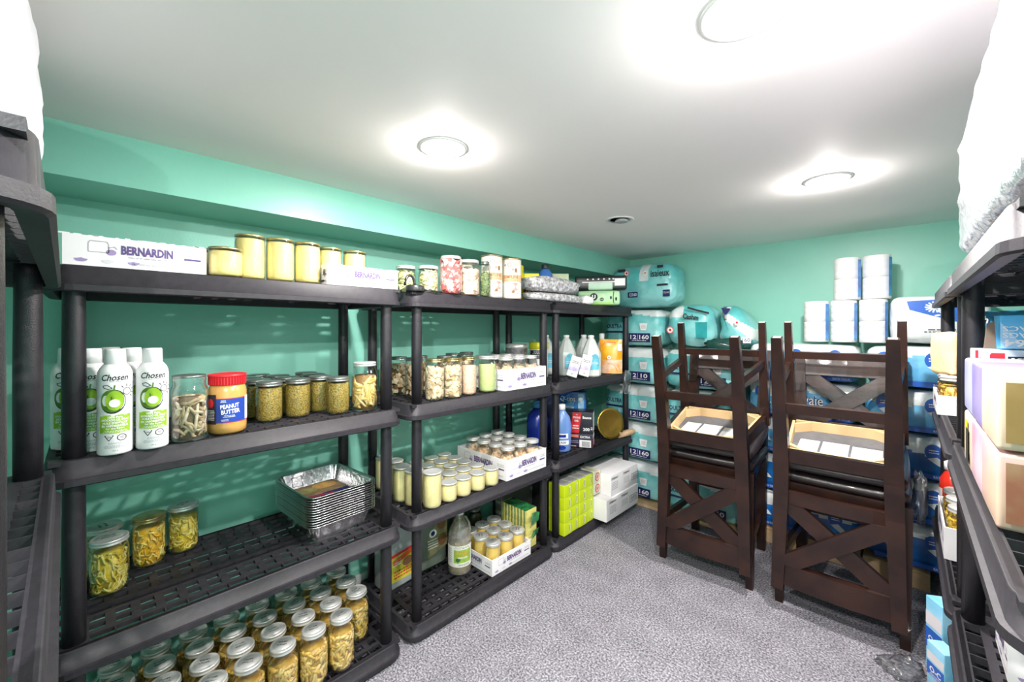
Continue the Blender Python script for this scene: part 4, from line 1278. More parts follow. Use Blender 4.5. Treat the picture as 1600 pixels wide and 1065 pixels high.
mb.poly(P, [(-0.030, -0.07), (0.034, -0.062), (0.038, -0.035), (-0.025, -0.030)], 0)
P = top(T4 * 0 + 0.0672)
for i in range(5):
    mb.add([(u, 0.02 + w, 0.0675 + 0.0012 * ((i + k_) % 2)) for k_, (u, w) in enumerate(((-0.042, i * 0.034), (0.042, i * 0.034), (0.042, i * 0.034 + 0.034), (-0.042, i * 0.034 + 0.034)))], [(0, 1, 2, 3)], 0)
mb.build('film', M('green_printed_film', (0.04, 0.32, 0.08), 0.15, col2=(0.02, 0.12, 0.06), ns=30, coat=0.6), spw)

# tall dark carton standing on the floor behind, between the two units
carton_box('printed_carton', 'dark upright carton with grey lettering behind the sponges', 'carton', 0.050, 0.26, 0.36, M('dark_olive_board', (0.07, 0.075, 0.06), 0.7, n=0.2), (-1.640, 1.728, T4 + .002), 0.0,
           [lambda mb: [mb.text(sideN(-0.0255), w_, 0, 0.30 - i * 0.055, h=0.026, w=0.2, mi=0, bold=0.02) for i, w_ in enumerate(('IT IS', 'TO BE', 'COOL AND', 'DRY PLACE'))] and None,
            lambda mb: [mb.text(front(-0.131), w_, 0, 0.30 - i * 0.055, h=0.018, w=0.042, mi=0, bold=0.02) for i, w_ in enumerate(('OFF', 'BASE', 'FRAME', 'LEGS'))] and None], [M('grey_lettering', (0.30, 0.31, 0.28), 0.6, n=0.1)])

# ================================================================ corner unit, second shelf
HAZE = M('frosted_white_plastic', (0.66, 0.70, 0.68), 0.3, n=0.06, ns=12)
vb = thing('white_vinegar_jug', '', 'jug')
def round_jug(r, h):
    return [(0, 0), (r * .92, 0), (r, 0.008), (r, h * 0.50), (r * .95, h * 0.58), (r * .42, h * 0.88), (r * .28, h * 0.92), (r * .26, h * 0.95), (0, h * .95)]
MB().lathe(round_jug(0.062, 0.255), 10, smooth=False).build('jug', HAZE, vb)
MB().lathe([(0.0175, 0.240), (0.019, 0.241), (0.019, 0.254), (0, 0.256)], 20).build('cap', WHITE, vb)
MB().tube([(0.012, 0.02, 0.228), (0.012, 0.040, 0.215), (0.012, 0.058, 0.180), (0.012, 0.058, 0.150)], 0.008, 8).build('handle', HAZE, vb)
mb = MB(); P = lambda x, z: (0.0626 * sin(x / .0626 + .35), -0.0626 * cos(x / .0626 + .35), z)
mb.rect(P, -0.030, 0.034, 0.045, 0.115, 0, 10); mb.disc(P, 0.004, 0.112, 0.026, 0.028, 0, 18)
mb.small(lambda x, z: (0.063 * sin(x / .063 + .35), -0.063 * cos(x / .063 + .35), z), 0.0, 0.085, 0.05, 0.02, 2, 1, 4)
mb.build('label', [M('aqua_label', (0.16, 0.58, 0.76), 0.4, n=0.25, ns=40), WPRINT], vb)
VB = Kind(vb)
G = 'white vinegar jugs'
VB.put((-1.434, 2.212, T2 + .001), face_cam(-1.41, 2.19), 'white vinegar jug in front, whole aqua label showing', G)
VB.put((-1.580, 2.150, T2 + .001), face_cam(-1.6, 2.2), 'white vinegar jug behind the tipped purple and white cards', G)
VB.put((-1.565, 2.325, T2 + .001), face_cam(-1.6, 2.3), 'white vinegar jug set back between two others', G)
VB.put((-1.715, 2.110, T2 + .001), face_cam(-1.7, 2.1), 'white vinegar jug deepest, beside the yellow-lidded tub', G)
yl = thing('white_tub', 'white tub with a yellow-green screw lid behind the two posts', 'tub', (-1.640, 1.945, T2 + .001), face_cam(-1.64, 1.95))
MB().lathe([(0, 0), (0.055, 0), (0.058, 0.004), (0.058, 0.170), (0.054, 0.178), (0, 0.178)], 32).build('body', WHITE, yl)
MB().lathe([(0.060, 0.172), (0.061, 0.174), (0.061, 0.208), (0.058, 0.212), (0, 0.212)], 32).build('lid', M('acid_yellow_plastic', (0.66, 0.68, 0.02), 0.35, n=0.05), yl)
mb = MB(); mb.rect(cyl(.0584), -0.06, 0.06, 0.115, 0.165, 0, 16); mb.small(cyl(.0588), 0, 0.14, 0.08, 0.04, 4, 1); mb.build('label', [INK, WPRINT], yl)
tin = thing('round_tin', 'shallow round metal tin with a pale lid behind the carton of meat jars', 'tin', (-1.690, 1.800, T2 + .001), 0)
MB().lathe([(0, 0), (0.064, 0), (0.064, 0.185), (0, 0.185)], 32).build('body', M('tin_print', (0.36, 0.34, 0.37), 0.35, metal=0.4, n=0.5, ns=35), tin)
MB().lathe([(0.065, 0.178), (0.067, 0.179), (0.067, 0.198), (0.058, 0.206), (0, 0.208)], 32).build('lid', LID, tin)
cdm = M('violet_card', (0.30, 0.24, 0.56), 0.4, col2=(0.62, 0.58, 0.78), ns=18)
for i, (x, y, rx, lb) in enumerate(((-1.398, 2.072, 24, 'white and violet packet tipped forward, overhanging the shelf rim'), (-1.428, 1.992, 30, 'white and violet packet leaning behind the tipped one, closer to the post'))):
    t = thing('packet', lb, 'packet', (x, y, T2 + .004), face_cam(x, y) + (0.25 if i == 0 else .1), 'violet and white packets')
    rot = Matrix.Rotation(R(-rx), 4, 'X') @ Matrix.Rotation(R(18), 4, 'Y')
    mb = MB().rbox(0, 0, 0.068, 0.062, 0.014, 0.136, 0.003, 0, 2, seg=2, fn=lambda c, nn: 0)
    mb.v = [tuple(rot @ Vector(v)) for v in mb.v]
    zl = min(v[2] for v in mb.v)
    mb.v = [(a, b_, c_ - zl) for a, b_, c_ in mb.v]
    mb.build('carton', CARD, t)
    m2 = MB(); P0 = lambda x_, z_: tuple(rot @ Vector((x_, -0.0076, z_)) - Vector((0, 0, zl)))
    m2.rect(P0, -0.030, 0.030, 0.035, 0.075, 0); m2.small(P0, 0, 0.095, 0.05, 0.02, 2, 1); m2.disc(P0, 0.0, 0.015, 0.004, 0.004, 1, 8)
    m2.build('lettering', [cdm, INK], t)

og = thing('orange_pouch', 'bright orange plastic pouch standing at the end of the second shelf', 'pouch', (-1.425, 2.440, T2 + .001), face_cam(-1.425, 2.44) - 0.1)
mb = MB()
N_, K_ = 9, 10
for s_ in (-1, 1):
    b0 = len(mb.v)
    for i in range(N_ + 1):
        for j in range(K_ + 1):
            u, w = i / N_ * 2 - 1, j / K_
            y = s_ * (0.030 * (1 - w) ** 0.6 * (1 - u * u) ** 0.5 + 0.002)
            mb.v.append((u * 0.072, y, w * 0.225))
    for i in range(N_):
        for j in range(K_):
            a = b0 + i * (K_ + 1) + j
            q = (a, a + K_ + 1, a + K_ + 2, a + 1)
            mb.f.append(q if s_ < 0 else tuple(reversed(q))); mb.mi.append(0 if j > 3 or s_ > 0 else 1); mb.sm.append(True)
mb.build('pouch', [M('orange_film', (0.92, 0.30, 0.01), 0.25, col2=(0.95, 0.52, 0.01), ns=9, coat=0.5), M('fiery_orange_film', (0.90, 0.40, 0.10), 0.25, col2=(0.9, 0.62, 0.45), ns=18, coat=0.5)], og)
P = front(-0.034)
mb = MB(); mb.disc(P, -0.010, 0.105, 0.013, 0.014, 0, 6); mb.disc(front(-0.0345), -0.010, 0.105, 0.005, 0.006, 1, 10)
mb.line(front(-.035), [(-0.05, 0.04), (-0.02, 0.075), (0.03, 0.06), (0.055, 0.02)], 0.006, 2)
mb.rect(front(-0.0145), 0.045, 0.070, 0.150, 0.195, 0); mb.small(front(-0.010), -0.01, 0.19, 0.09, 0.04, 4, 3)
mb.build('lettering', [WPRINT, ORANGE, M('peach_print', (0.92, 0.62, 0.42), 0.4, n=0.1), RED], og)
tallw = thing('white_bottle', 'slim white bottle behind the orange pouch', 'bottle', (-1.530, 2.495, T2 + .001), 0)
MB().lathe([(0, 0), (0.030, 0), (0.030, 0.19), (0.016, 0.215), (0.016, 0.22), (0, 0.22)], 24).build('body', WHITE, tallw)
MB().lathe([(0.0165, 0.216), (0.018, 0.217), (0.018, 0.262), (0, 0.264)], 20).build('cap', WHITE, tallw)
CLEAR = GLASS('clear_film', (0.95, 0.96, 0.97), 0.8, 0.10, 0.12, white=0.04)
blob('clear_bag', 'clear crumpled plastic bag hanging from the corner shelf rim', 'plastic bag', CLEAR, (0.075, 0.03, 0.15), (-1.340, 2.500, T2 - 0.135), AISLE, 2.2, 'crumpled clear plastic', 0.35)

# ---------------------------------------------------------------- corner unit, third shelf
BJ = M('cobalt_bottle', (0.01, 0.03, 0.30), 0.25, n=0.15, coat=0.4)
BJ2 = M('cornflower_bottle', (0.16, 0.30, 0.66), 0.28, n=0.12, ns=8, coat=0.4)
jb = thing('detergent_jug', 'light blue detergent jug beside the two shelf posts', 'jug', (-1.490, 1.975, T3 + .001), face_cam(-1.49, 1.975))
MB().lathe([(0, 0), (0.052, 0), (0.058, 0.010), (0.060, 0.10), (0.062, 0.150), (0.052, 0.200), (0.028, 0.235), (0.022, 0.245), (0, 0.246)], 32, sy=0.8).build('bottle', BJ2, jb)
MB().lathe([(0.022, 0.243), (0.026, 0.245), (0.026, 0.272), (0.022, 0.276), (0, 0.276)], 24).build('cap', WHITE, jb)
mb = MB(); P = lambda x, z: (0.0605 * sin(x / .06), -0.0490 * cos(x / .06), z); Q = lambda x, z: (0.061 * sin(x / .06), -0.0495 * cos(x / .06), z)
mb.rect(P, -0.045, 0.05, 0.045, 0.07, 0, 10); mb.text(Q, 'ALL PURP', 0.002, 0.058, w=0.06, h=0.012, mi=1, bold=0.02); mb.rect(P, -0.02, 0.045, 0.082, 0.110, 0, 8); mb.rect(Q, -0.01, 0.03, 0.088, 0.104, 2, 6)
mb.disc(P, 0.0, 0.028, 0.03, 0.013, 2, 14)
mb.build('label', [WPRINT, NAVY, BJ], jb)
jb = thing('detergent_jug', 'dark cobalt blue jug half hidden behind the two shelf posts', 'jug', (-1.615, 1.905, T3 + .001), face_cam(-1.6, 1.905))
MB().lathe([(0, 0), (0.058, 0), (0.064, 0.010), (0.066, 0.170), (0.056, 0.210), (0.028, 0.240), (0.022, 0.250), (0, 0.251)], 32, sy=0.85).build('bottle', BJ, jb)
MB().lathe([(0.022, 0.248), (0.027, 0.250), (0.027, 0.285), (0, 0.287)], 24).build('cap', M('blue_cap', (0.05, 0.25, 0.55), 0.3, n=0.1), jb)


def an_print(mb):
    P, Q = F(0.11, 1), F(0.11, 2)
    mb.poly(P, [(-0.035, 0.004), (0.018, 0.004), (0.032, 0.128), (-0.020, 0.128)], 0)
    mb.text(P, 'AN', -0.070, 0.100, w=0.045, h=0.026, mi=1, bold=0.03)
    mb.text(Q, 'the', 0.005, 0.116, h=0.007, mi=1); mb.text(Q, 'STRONG', 0.003, 0.098, w=0.044, h=0.012, mi=1, bold=0.03); mb.text(Q, 'ONE', 0.002, 0.078, w=0.024, h=0.013, mi=1, bold=0.03)
    mb.small(Q, -0.004, 0.04, 0.04, 0.03, 2, 1)
    mb.text(P, 'Bounce', 0.066, 0.100, w=0.052, h=0.016, mi=1, bold=0.03); mb.text(P, '200', 0.062, 0.028, w=0.040, h=0.020, mi=1, bold=0.03); mb.small(P, 0.094, 0.035, 0.012, 0.02, 2, 1)
def an_side(mb):
    S = sideP(0.1005)
    mb.rect(S, -0.05, 0.05, 0.01, 0.125, 2); mb.line(sideP(.101), [(-0.04, 0.02), (0.0, 0.09), (0.045, 0.1)], 0.014, 3)
carton_box('bag_box', 'black and red box printed STRONG ONE above a smaller dark box', 'box', 0.200, 0.11, 0.132, M('black_box', (0.012, 0.012, 0.022), 0.35, n=0.1), (-1.485, 2.135, T3 + 0.086), face_cam(-1.47, 2.13) - 0.12, [an_print, an_side], [RED, WPRINT, M('pale_box_side', (0.72, 0.78, 0.80), 0.5, n=0.2, ns=30), GREYINK])
def lo_print(mb):
    P, Q = F(0.11, 1), F(0.11, 2)
    mb.rect(P, -0.095, -0.045, 0.062, 0.078, 0); mb.rect(P, -0.040, 0.015, 0.062, 0.078, 1); mb.small(P, -0.065, 0.035, 0.05, 0.02, 2, 2); mb.small(P, -0.01, 0.035, 0.05, 0.02, 2, 3)
    mb.rect(P, 0.020, 0.090, 0.004, 0.048, 2)
    for i in range(12):
        mb.rect(Q, 0.036 + i * 0.004, 0.038 + i * 0.004, 0.008, 0.040, 4)
    mb.text(Q, 'EXTRA', 0.056, 0.066, w=0.06, h=0.014, mi=2, bold=0.03)
    mb.rect(P, -0.095, 0.0, 0.006, 0.012, 0)
def lo_side(mb):
    mb.rect(sideP(0.1005), -0.05, 0.05, 0.005, 0.045, 5); mb.text(sideP(.101), 'TOP', 0, 0.03, w=0.07, mi=2, bold=.03); mb.rect(sideP(0.1005), -0.05, 0.05, 0.055, 0.08, 2)
carton_box('bag_box', 'lower dark box with a barcode under the STRONG ONE box', 'box', 0.200, 0.11, 0.084, M('plum_black_box', (0.025, 0.018, 0.045), 0.35, n=0.1), (-1.485, 2.135, T3 + 0.001), face_cam(-1.47, 2.13) - 0.12, [lo_print, lo_side], [M('gold_print', (0.66, 0.42, 0.16), 0.5, n=0.1), M('coral_print', (0.80, 0.20, 0.14), 0.5, n=0.1), WPRINT, LILAC, INK, RED])
def qt(mb):
    P, Q = F(0.10, 1), F(0.10, 2)
    mb.poly(P, [(-0.09, 0.18), (-0.055, 0.225), (-0.02, 0.245), (0.02, 0.245), (0.02, 0.13), (-0.09, 0.13)], 2)
    mb.text(Q, 'Q-tips', -0.022, 0.262, w=0.098, h=0.046, mi=0, bold=0.005)
    mb.small(Q, -0.02, 0.212, 0.07, 0.02, 3, 0); mb.small(Q, -0.035, 0.18, 0.08, 0.03, 2, 3, 3)
    mb.rect(P, 0.045, 0.082, 0.10, 0.300, 1); mb.disc(Q, 0.063, 0.265, 0.012, 0.016, 0, 10)
carton_box('cotton_swab_box', 'blue box printed Q-tips standing behind the black and red box', 'box', 0.185, 0.09, 0.310, M('cotton_box_blue', (0.01, 0.07, 0.34), 0.35, col2=(0.01, 0.16, 0.46), ns=7), (-1.610, 2.255, T3 + .001), face_cam(-1.6, 2.25) - 0.12, [qt], [WPRINT, M('ice_blue_print', (0.32, 0.62, 0.86), 0.4, n=0.3, ns=20), SKY, M('peach_dot', (0.85, 0.55, 0.42), 0.4, n=0.1)])
carton_box('cotton_swab_box', 'dark blue box beside the Q-tips box, mostly in shadow', 'box', 0.11, 0.09, 0.300, M('midnight_box', (0.008, 0.02, 0.14), 0.35, n=0.2), (-1.715, 2.115, T3 + .001), face_cam(-1.7, 2.1) - 0.1, [lambda mb: mb.text(F(.09), 'S', -0.02, 0.26, h=0.03, mi=0, bold=.02)], [WPRINT])
wp = thing('gold_plate', 'gold serving plate standing on edge beside the shelf boxes', 'plate', (-1.425, 2.420, T3 + 0.002), 0.0)
GOLD = M('gold_lacquer', (0.56, 0.36, 0.07), 0.25, metal=0.8, n=0.2, ns=10)
mb = MB().lathe([(0, 0.0), (0.065, 0.0), (0.085, 0.010), (0.100, 0.014), (0.101, 0.016), (0.085, 0.013), (0.064, 0.003), (0, 0.003)], 40)
rot = Matrix.Rotation(R(62), 3, 'Z') @ Matrix.Rotation(R(78), 3, 'X')
mb.v = [tuple(rot @ Vector(v)) for v in mb.v]
zl = min(v[2] for v in mb.v)
mb.v = [(a, b_, c_ - zl) for a, b_, c_ in mb.v]
mb.build('dish', GOLD, wp)
rl = thing('wood_roller', 'pale wooden roller with a dark rest sticking out past the post', 'roller', (-1.372, 2.510, T3 + 0.0225), R(80))
MB().tube([(-0.05, 0, 0), (0.10, 0, 0), (0.112, 0, 0)], 0.021, 16, scales=[1, 1, 0.6]).build('roller', M('pale_wood', (0.62, 0.42, 0.25), 0.5, n=0.3, ns=18), rl)

# ---------------------------------------------------------------- corner unit, bottom shelf
LIME = M('lime_box', (0.56, 0.70, 0.01), 0.4, n=0.06, ns=12)
LIMEW = M('pale_lime_panel', (0.72, 0.78, 0.50), 0.5, n=0.05)
gb = thing('lime_box', '', 'box')
MB().rbox(0, 0, 0.035, 0.074, 0.11, 0.070, 0.002, 0, 2, seg=2, fn=lambda c, nn: 1 if nn.z > 0.9 else 0).build('carton', [LIME, M('grey_box_top', (0.30, 0.30, 0.32), 0.5, n=0.2)], gb)
mb = MB(); P = front(-0.0555)
mb.rect(P, 0.008, 0.022, 0.012, 0.058, 1); mb.rect(front(-.056), 0.012, 0.016, 0.016, 0.050, 0)
mb.build('lettering', [INK, LIMEW], gb)
GB = Kind(gb)
G = 'lime green boxes in four columns'
for ci, y in enumerate((1.882, 1.957, 2.032, 2.107)):
    for ri in range(4):
        GB.put((-1.425 - 0.003 * (ci % 2), y, T4 + 0.002 + ri * 0.0704), AISLE, f'lime green box, {ORD[ci]} column from the post, {["bottom", "second", "third", "top"][ri]} layer', G)
def gf(mb):
    P = F(.10, 1)
    mb.disc(P, 0.0, 0.035, 0.026, 0.026, 0, 22); mb.disc(F(.10, 2), 0, 0.035, 0.021, 0.021, 1, 22); mb.text(F(.10, 3), 'GF', 0, 0.035, w=0.026, mi=0, bold=0.03)
for ri in range(2):
    carton_box('cracker_box', ['lower white and lime box with a red ring, beside white cartons', 'upper white and lime box with a red ring, beside white cartons'][ri], 'box', 0.072, 0.10, 0.0695, M('white_lime_box', (0.78, 0.80, 0.60), 0.45, n=0.05), (-1.420, 2.184, T4 + 0.1435 + ri * 0.0704), AISLE, [gf, lambda mb: mb.rect(sideP(.0365), -.05, .05, 0.003, 0.067, 2)], [RED, M('rose_print', (0.90, 0.62, 0.56), 0.5, n=0.05), M('moss_print', (0.32, 0.42, 0.08), 0.5, n=0.15)], 'boxes with a red ring')
def wc(mb):
    P = F(.24, 1)
    mb.text(P, 'TITREWAY', -0.125, 0.105, w=0.085, h=0.013, mi=0, bold=0.04, slant=.2); mb.text(P, 'TITREWAY', 0.02, 0.105, w=0.085, h=0.013, mi=0, bold=0.04, slant=.2)
    mb.small(P, -0.125, 0.06, 0.08, 0.05, 5, 1); mb.small(P, 0.02, 0.06, 0.08, 0.04, 5, 1)
    mb.line(P, [(0.085, 0.035), (0.18, 0.035), (0.18, 0.075), (0.085, 0.075)], 0.003, 0, True); mb.small(P, 0.132, 0.055, 0.08, 0.026, 3, 0)
carton_box('white_carton', 'lower white carton with black print overhanging the bottom shelf', 'carton', 0.40, 0.24, 0.128, CARD, (-1.408, 2.352, T4 + .002), AISLE, [wc], [INK, GREYINK])
carton_box('white_carton', 'upper white carton with black print stacked on the other white carton', 'carton', 0.34, 0.24, 0.128, CARD, (-1.418, 2.392, T4 + .1315), AISLE, [wc], [INK, GREYINK])
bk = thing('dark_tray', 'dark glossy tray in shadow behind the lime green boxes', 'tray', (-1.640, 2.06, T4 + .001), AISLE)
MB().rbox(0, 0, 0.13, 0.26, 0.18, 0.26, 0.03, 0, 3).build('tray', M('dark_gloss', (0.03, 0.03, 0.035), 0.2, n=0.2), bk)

# ================================================================ toilet tissue packs along the back wall
AQUA = M('aqua_film', (0.30, 0.70, 0.70), 0.28, col2=(0.11, 0.50, 0.51), ns=6, bump=0.5, bs=16, coat=0.3)
AQUAW = M('milky_film', (0.74, 0.80, 0.80), 0.3, n=0.14, ns=9, bump=0.5, bs=16, coat=0.3)
TEAL = M('teal_print', (0.02, 0.34, 0.36), 0.3, n=0.3, ns=9)
YW = 2.985            # backs of the packs
PF = 2.685            # fronts of the aqua packs


def aqua_pack(name, label, w, d, h, loc, seed, rz=0.0, marks=True, num='160', group='aqua toilet tissue packs', curve=0.0):
    t = thing(name, label, 'tissue pack', loc, rz, group)
    rnd = random.Random(seed)
    a0 = rnd.uniform(-0.2, 0.2)

    def fn(c, nn):
        k = c.z / h + 0.16 * math.sin(c.x / w * 3 + a0 * 6) * 0.5
        if k > 0.30:
            return 1
        return 0
    mb = MB().rbox(0, 0, h / 2, w - 0.026, d - 0.02, h - 0.030, 0.045, 0, 12, bulge=0.010, seg=4, wob=0.006, seed=seed, fn=fn)
    mb.build('pack', [AQUA, AQUAW], t)
    if marks:
        yf = -d / 2 - 0.0030
        P, Q, S_ = front(yf), front(yf - .0005), front(yf - .001)
        bx = w / 2 - 0.165
        mb = MB()
        mb.rect(P, bx - 0.075, bx + 0.085, 0.034, 0.095, 0)
        mb.text(Q, '12', bx - 0.040, 0.068, w=0.046, h=0.030, mi=1, bold=0.02); mb.rect(Q, bx - 0.008, bx - 0.006, 0.044, 0.086, 1)
        mb.text(Q, num, bx + 0.040, 0.068, w=0.070 if num == '160' else 0.05, h=0.030, mi=1, bold=0.02)
        mb.small(Q, bx, 0.044, 0.13, 0.008, 1, 1, seed)
        mb.build('count_label', [NAVY, WPRINT], t)
        mb = MB()
        em = MB()
        em.poly(P, [(bx + 0.005, 0.165), (bx + 0.065, 0.165), (bx + 0.055, 0.115), (bx + 0.015, 0.115)], 1)
        em.small(Q, bx + 0.035, 0.14, 0.034, 0.028, 4, 2, seed + 3)
        em.build('emblem', [NAVY, WPRINT, GREYINK], t)
        mb.text(P, 'OULTRA', -w / 2 + 0.10, 0.145, w=0.12, h=0.030, mi=0, bold=0.02); mb.rect(P, -w / 2 + 0.03, -w / 2 + 0.18, 0.098, 0.110, 0)
        mb.build('lettering', [NAVY, WPRINT, GREYINK, TEAL], t)
    return t


cx1 = -1.420
rows = ['bottom', 'second', 'third', 'fourth', 'fifth']
for i in range(5):
    aqua_pack('tissue_pack', f'aqua tissue pack behind the corner shelf end, {rows[i]} from the floor', 0.455, 0.28, 0.268, (cx1, PF + .155, 0.022 + i * 0.2695), 3.3 + i * 1.7, num='10' if i == 3 else '160')
for i in range(4):
    aqua_pack('tissue_pack', f'aqua tissue pack seen through the chairs beside the shelf column, {rows[i]} from the floor', 0.470, 0.28, 0.268, (cx1 + 0.475, PF + .155, 0.022 + i * 0.2695), 13.3 + i * 2.1, num='160')
tp = thing('tissue_pack', 'big aqua pack lying on top of the corner column, higher than all others', 'tissue pack', (-1.352, PF + .150, 1.388), 0, 'aqua toilet tissue packs')
MB().rbox(0, 0, 0.142, 0.46, 0.26, 0.284, 0.07, 0, 10, bulge=0.012, seg=5, wob=0.006, seed=5.0, fn=lambda c, nn: 1 if (-0.01 < c.x < 0.075 and c.z > 0.03) else 0).build('pack', [AQUA, AQUAW], tp)
P, Q = front(-0.143), front(-0.1435)
mb = MB()
LM = [INK, NAVY, WPRINT, RED]
mb.text(P, 'isaieux', 0.150, 0.215, w=0.130, h=0.045, mi=0, bold=0.015)
mb.build('brand_lettering', LM, tp)
for x0_, x1_, z0_, z1_, yy in ((0.128, 0.170, 0.252, 0.270, .136), (0.13, 0.205, 0.128, 0.142, .143), (-0.17, -0.11, 0.248, 0.268, .134)):
    MB().rect(front(-yy), x0_, x1_, z0_, z1_, 0).build('bar_mark', LM, tp)
MB().rect(P, -0.085, -0.01, 0.060, 0.098, 1, 2).text(Q, '12160', -0.045, 0.079, w=0.055, h=0.022, mi=2, bold=.02).build('count_label', LM, tp)
MB().rect(front(-.1405), 0.170, 0.218, 0.055, 0.10, 1).text(front(-.141), '12|160', 0.194, 0.08, w=0.04, h=0.016, mi=2).build('count_label', LM, tp)
mb = MB()
mb.disc(P, -0.095, 0.235, 0.020, 0.020, 2, 18); mb.ring(Q, -0.095, 0.235, 0.018, 0.018, 0.004, 3, 16); mb.disc(Q, -0.095, 0.235, 0.008, 0.008, 3, 8)
mb.build('round_mark', LM, tp)
MB().disc(P, 0.045, 0.225, 0.014, 0.016, 2, 16).disc(Q, 0.045, 0.225, 0.006, 0.006, 3, 8).build('round_mark', LM, tp)
tp = thing('tissue_pack', 'half-collapsed aqua pack on the second column, next to the shelf corner pack', 'tissue pack', (-1.022, PF + .150, 1.118), R(2), 'aqua toilet tissue packs')
MB().rbox(0, 0, 0.130, 0.285, 0.26, 0.250, 0.07, 0, 10, bulge=0.01, seg=5, wob=0.012, seed=9.0, fn=lambda c, nn: 1 if c.z > 0.05 and c.x < -0.01 - 0.25 * c.z else 0).build('pack', [AQUA, AQUAW], tp)
mb = MB(); P, Q = front(-0.150), front(-0.1505)
mb.disc(P, -0.11, 0.10, 0.024, 0.024, 1, 18); mb.ring(Q, -0.11, 0.10, 0.021, 0.021, 0.005, 2, 16); mb.disc(Q, -0.11, 0.10, 0.009, 0.009, 2, 8)
mb.build('round_mark', [INK, WPRINT, RED, TEAL], tp)
mb = MB()
mb.text(P, 'Cashm', 0.02, 0.185, w=0.10, h=0.035, mi=0, bold=0.03, rot=-0.15); mb.line(front(-.146), [(0.0, 0.245), (0.06, 0.225), (0.13, 0.205)], 0.012, 0)
mb.poly(P, [(0.055, 0.05), (0.12, 0.05), (0.12, 0.15), (0.05, 0.15)], 3)
mb.build('lettering', [INK, WPRINT, RED, TEAL], tp)
tp = thing('tissue_pack', 'slumped aqua pack with rumpled film at the open end of the top row', 'tissue pack', (-0.748, PF + .150, 1.118), R(-4), 'aqua toilet tissue packs')
mb = MB().rbox(0, 0, 0.120, 0.170, 0.26, 0.240, 0.07, 0, 10, bulge=0.008, seg=5, wob=0.016, seed=21.0, fn=lambda c, nn: 1 if math.sin(c.x * 30 + c.z * 25) > 0.55 else 0)
mb.v = [(x + (0.04 * max(0, 0.13 - z) if x > 0 else 0) - (0.45 * max(0, z - 0.10) if x > -.02 else 0.0), y, z) for x, y, z in mb.v]
mb.build('pack', [AQUA, AQUAW], tp)
mb = MB(); P, Q = front(-0.158), front(-0.1585)
mb.poly(P, [(-0.055, 0.235), (0.0, 0.23), (-0.02, 0.195), (-0.035, 0.195)], 0); mb.disc(P, 0.035, 0.145, 0.014, 0.018, 1, 14); mb.disc(Q, 0.035, 0.145, 0.006, 0.007, 2, 8)
mb.rect(P, 0.06, 0.11, 0.025, 0.06, 1); mb.text(Q, '160', 0.085, 0.043, w=0.04, mi=0)
mb.build('lettering', [NAVY, WPRINT, RED], tp)

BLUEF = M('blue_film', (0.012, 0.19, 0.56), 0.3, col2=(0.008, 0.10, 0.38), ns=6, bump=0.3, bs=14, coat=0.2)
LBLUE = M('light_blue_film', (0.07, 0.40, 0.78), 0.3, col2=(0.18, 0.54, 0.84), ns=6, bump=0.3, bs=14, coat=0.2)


def blue_pack(label, w, d, h, loc, seed, light, txt=None):
    t = thing('tissue_pack', label, 'tissue pack', loc, 0, 'blue and white toilet tissue packs')

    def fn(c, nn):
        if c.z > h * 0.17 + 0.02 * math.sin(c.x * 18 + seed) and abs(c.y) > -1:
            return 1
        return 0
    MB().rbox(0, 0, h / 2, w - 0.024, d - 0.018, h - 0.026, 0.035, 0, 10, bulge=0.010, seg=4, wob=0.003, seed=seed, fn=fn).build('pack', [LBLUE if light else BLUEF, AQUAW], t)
    yf = -d / 2 - 0.0030
    P, Q, S_ = front(yf), front(yf - .0005), front(yf - .001)
    mb = MB()
    mb.rect(P, -w / 2 + 0.04, w / 2 - 0.04, 0.016, 0.040, 0)
    for k in range(3):
        mb.text(Q, 'BATH TISSUE', -w / 2 + 0.12 + k * 0.16, 0.028, w=0.07, h=0.010, mi=1)
    k = 0
    x = -w / 2 + 0.075
    while x < w / 2 - 0.05:
        mb.disc(P, x, h * 0.67, 0.030, 0.036, 0, 20); mb.small(Q, x, h * .68, 0.035, 0.022, 2, 1, 5)
        mb.poly(S_, [(x - 0.020, h * .52), (x + 0.012, h * .57), (x + 0.040, h * .45), (x + 0.055, h * .36), (x + 0.025, h * .36), (x + 0.0, h * .44)], 2)
        x += 0.17
    if txt:
        mb.text(S_, txt, txt_x[txt], h * 0.55, w=0.15, h=0.055, mi=3, bold=0.05); mb.text(front(yf - .0014), txt, txt_x[txt], h * 0.55, w=0.15, h=0.055, mi=1, bold=0.005)
    mb.build('lettering', [BLUE, WPRINT, M('tissue_white', (0.80, 0.86, 0.88), 0.5, n=0.04), NAVY], t)
    return t


txt_x = {'Cavaie': 0.03}
BZ, BH = 0.088, 0.2115
for i in range(5):
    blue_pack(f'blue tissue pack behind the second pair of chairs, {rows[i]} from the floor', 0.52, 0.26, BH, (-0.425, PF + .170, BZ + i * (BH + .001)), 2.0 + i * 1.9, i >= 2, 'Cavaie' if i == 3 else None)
for i in range(5):
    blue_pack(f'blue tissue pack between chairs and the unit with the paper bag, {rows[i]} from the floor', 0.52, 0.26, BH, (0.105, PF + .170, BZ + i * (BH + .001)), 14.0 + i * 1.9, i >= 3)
BT = BZ + 5 * (BH + .001) + .004
pk = thing('paper_towel_pack', 'white and blue pack with a palm-like burst on top of the blue column', 'tissue pack', (0.105, PF + .170, BT + .008), 0)
MB().rbox(0, 0, 0.108, 0.32, 0.26, 0.215, 0.03, 0, 8, bulge=0.008, seg=4, wob=0.004, seed=2.2).build('pack', AQUAW, pk)
P, Q = front(-0.1385), front(-0.139)
mb = MB()
mb.poly(P, [(-0.105, 0.195), (0.13, 0.205), (0.13, 0.085), (0.06, 0.095), (-0.02, 0.125), (-0.095, 0.155)], 0)
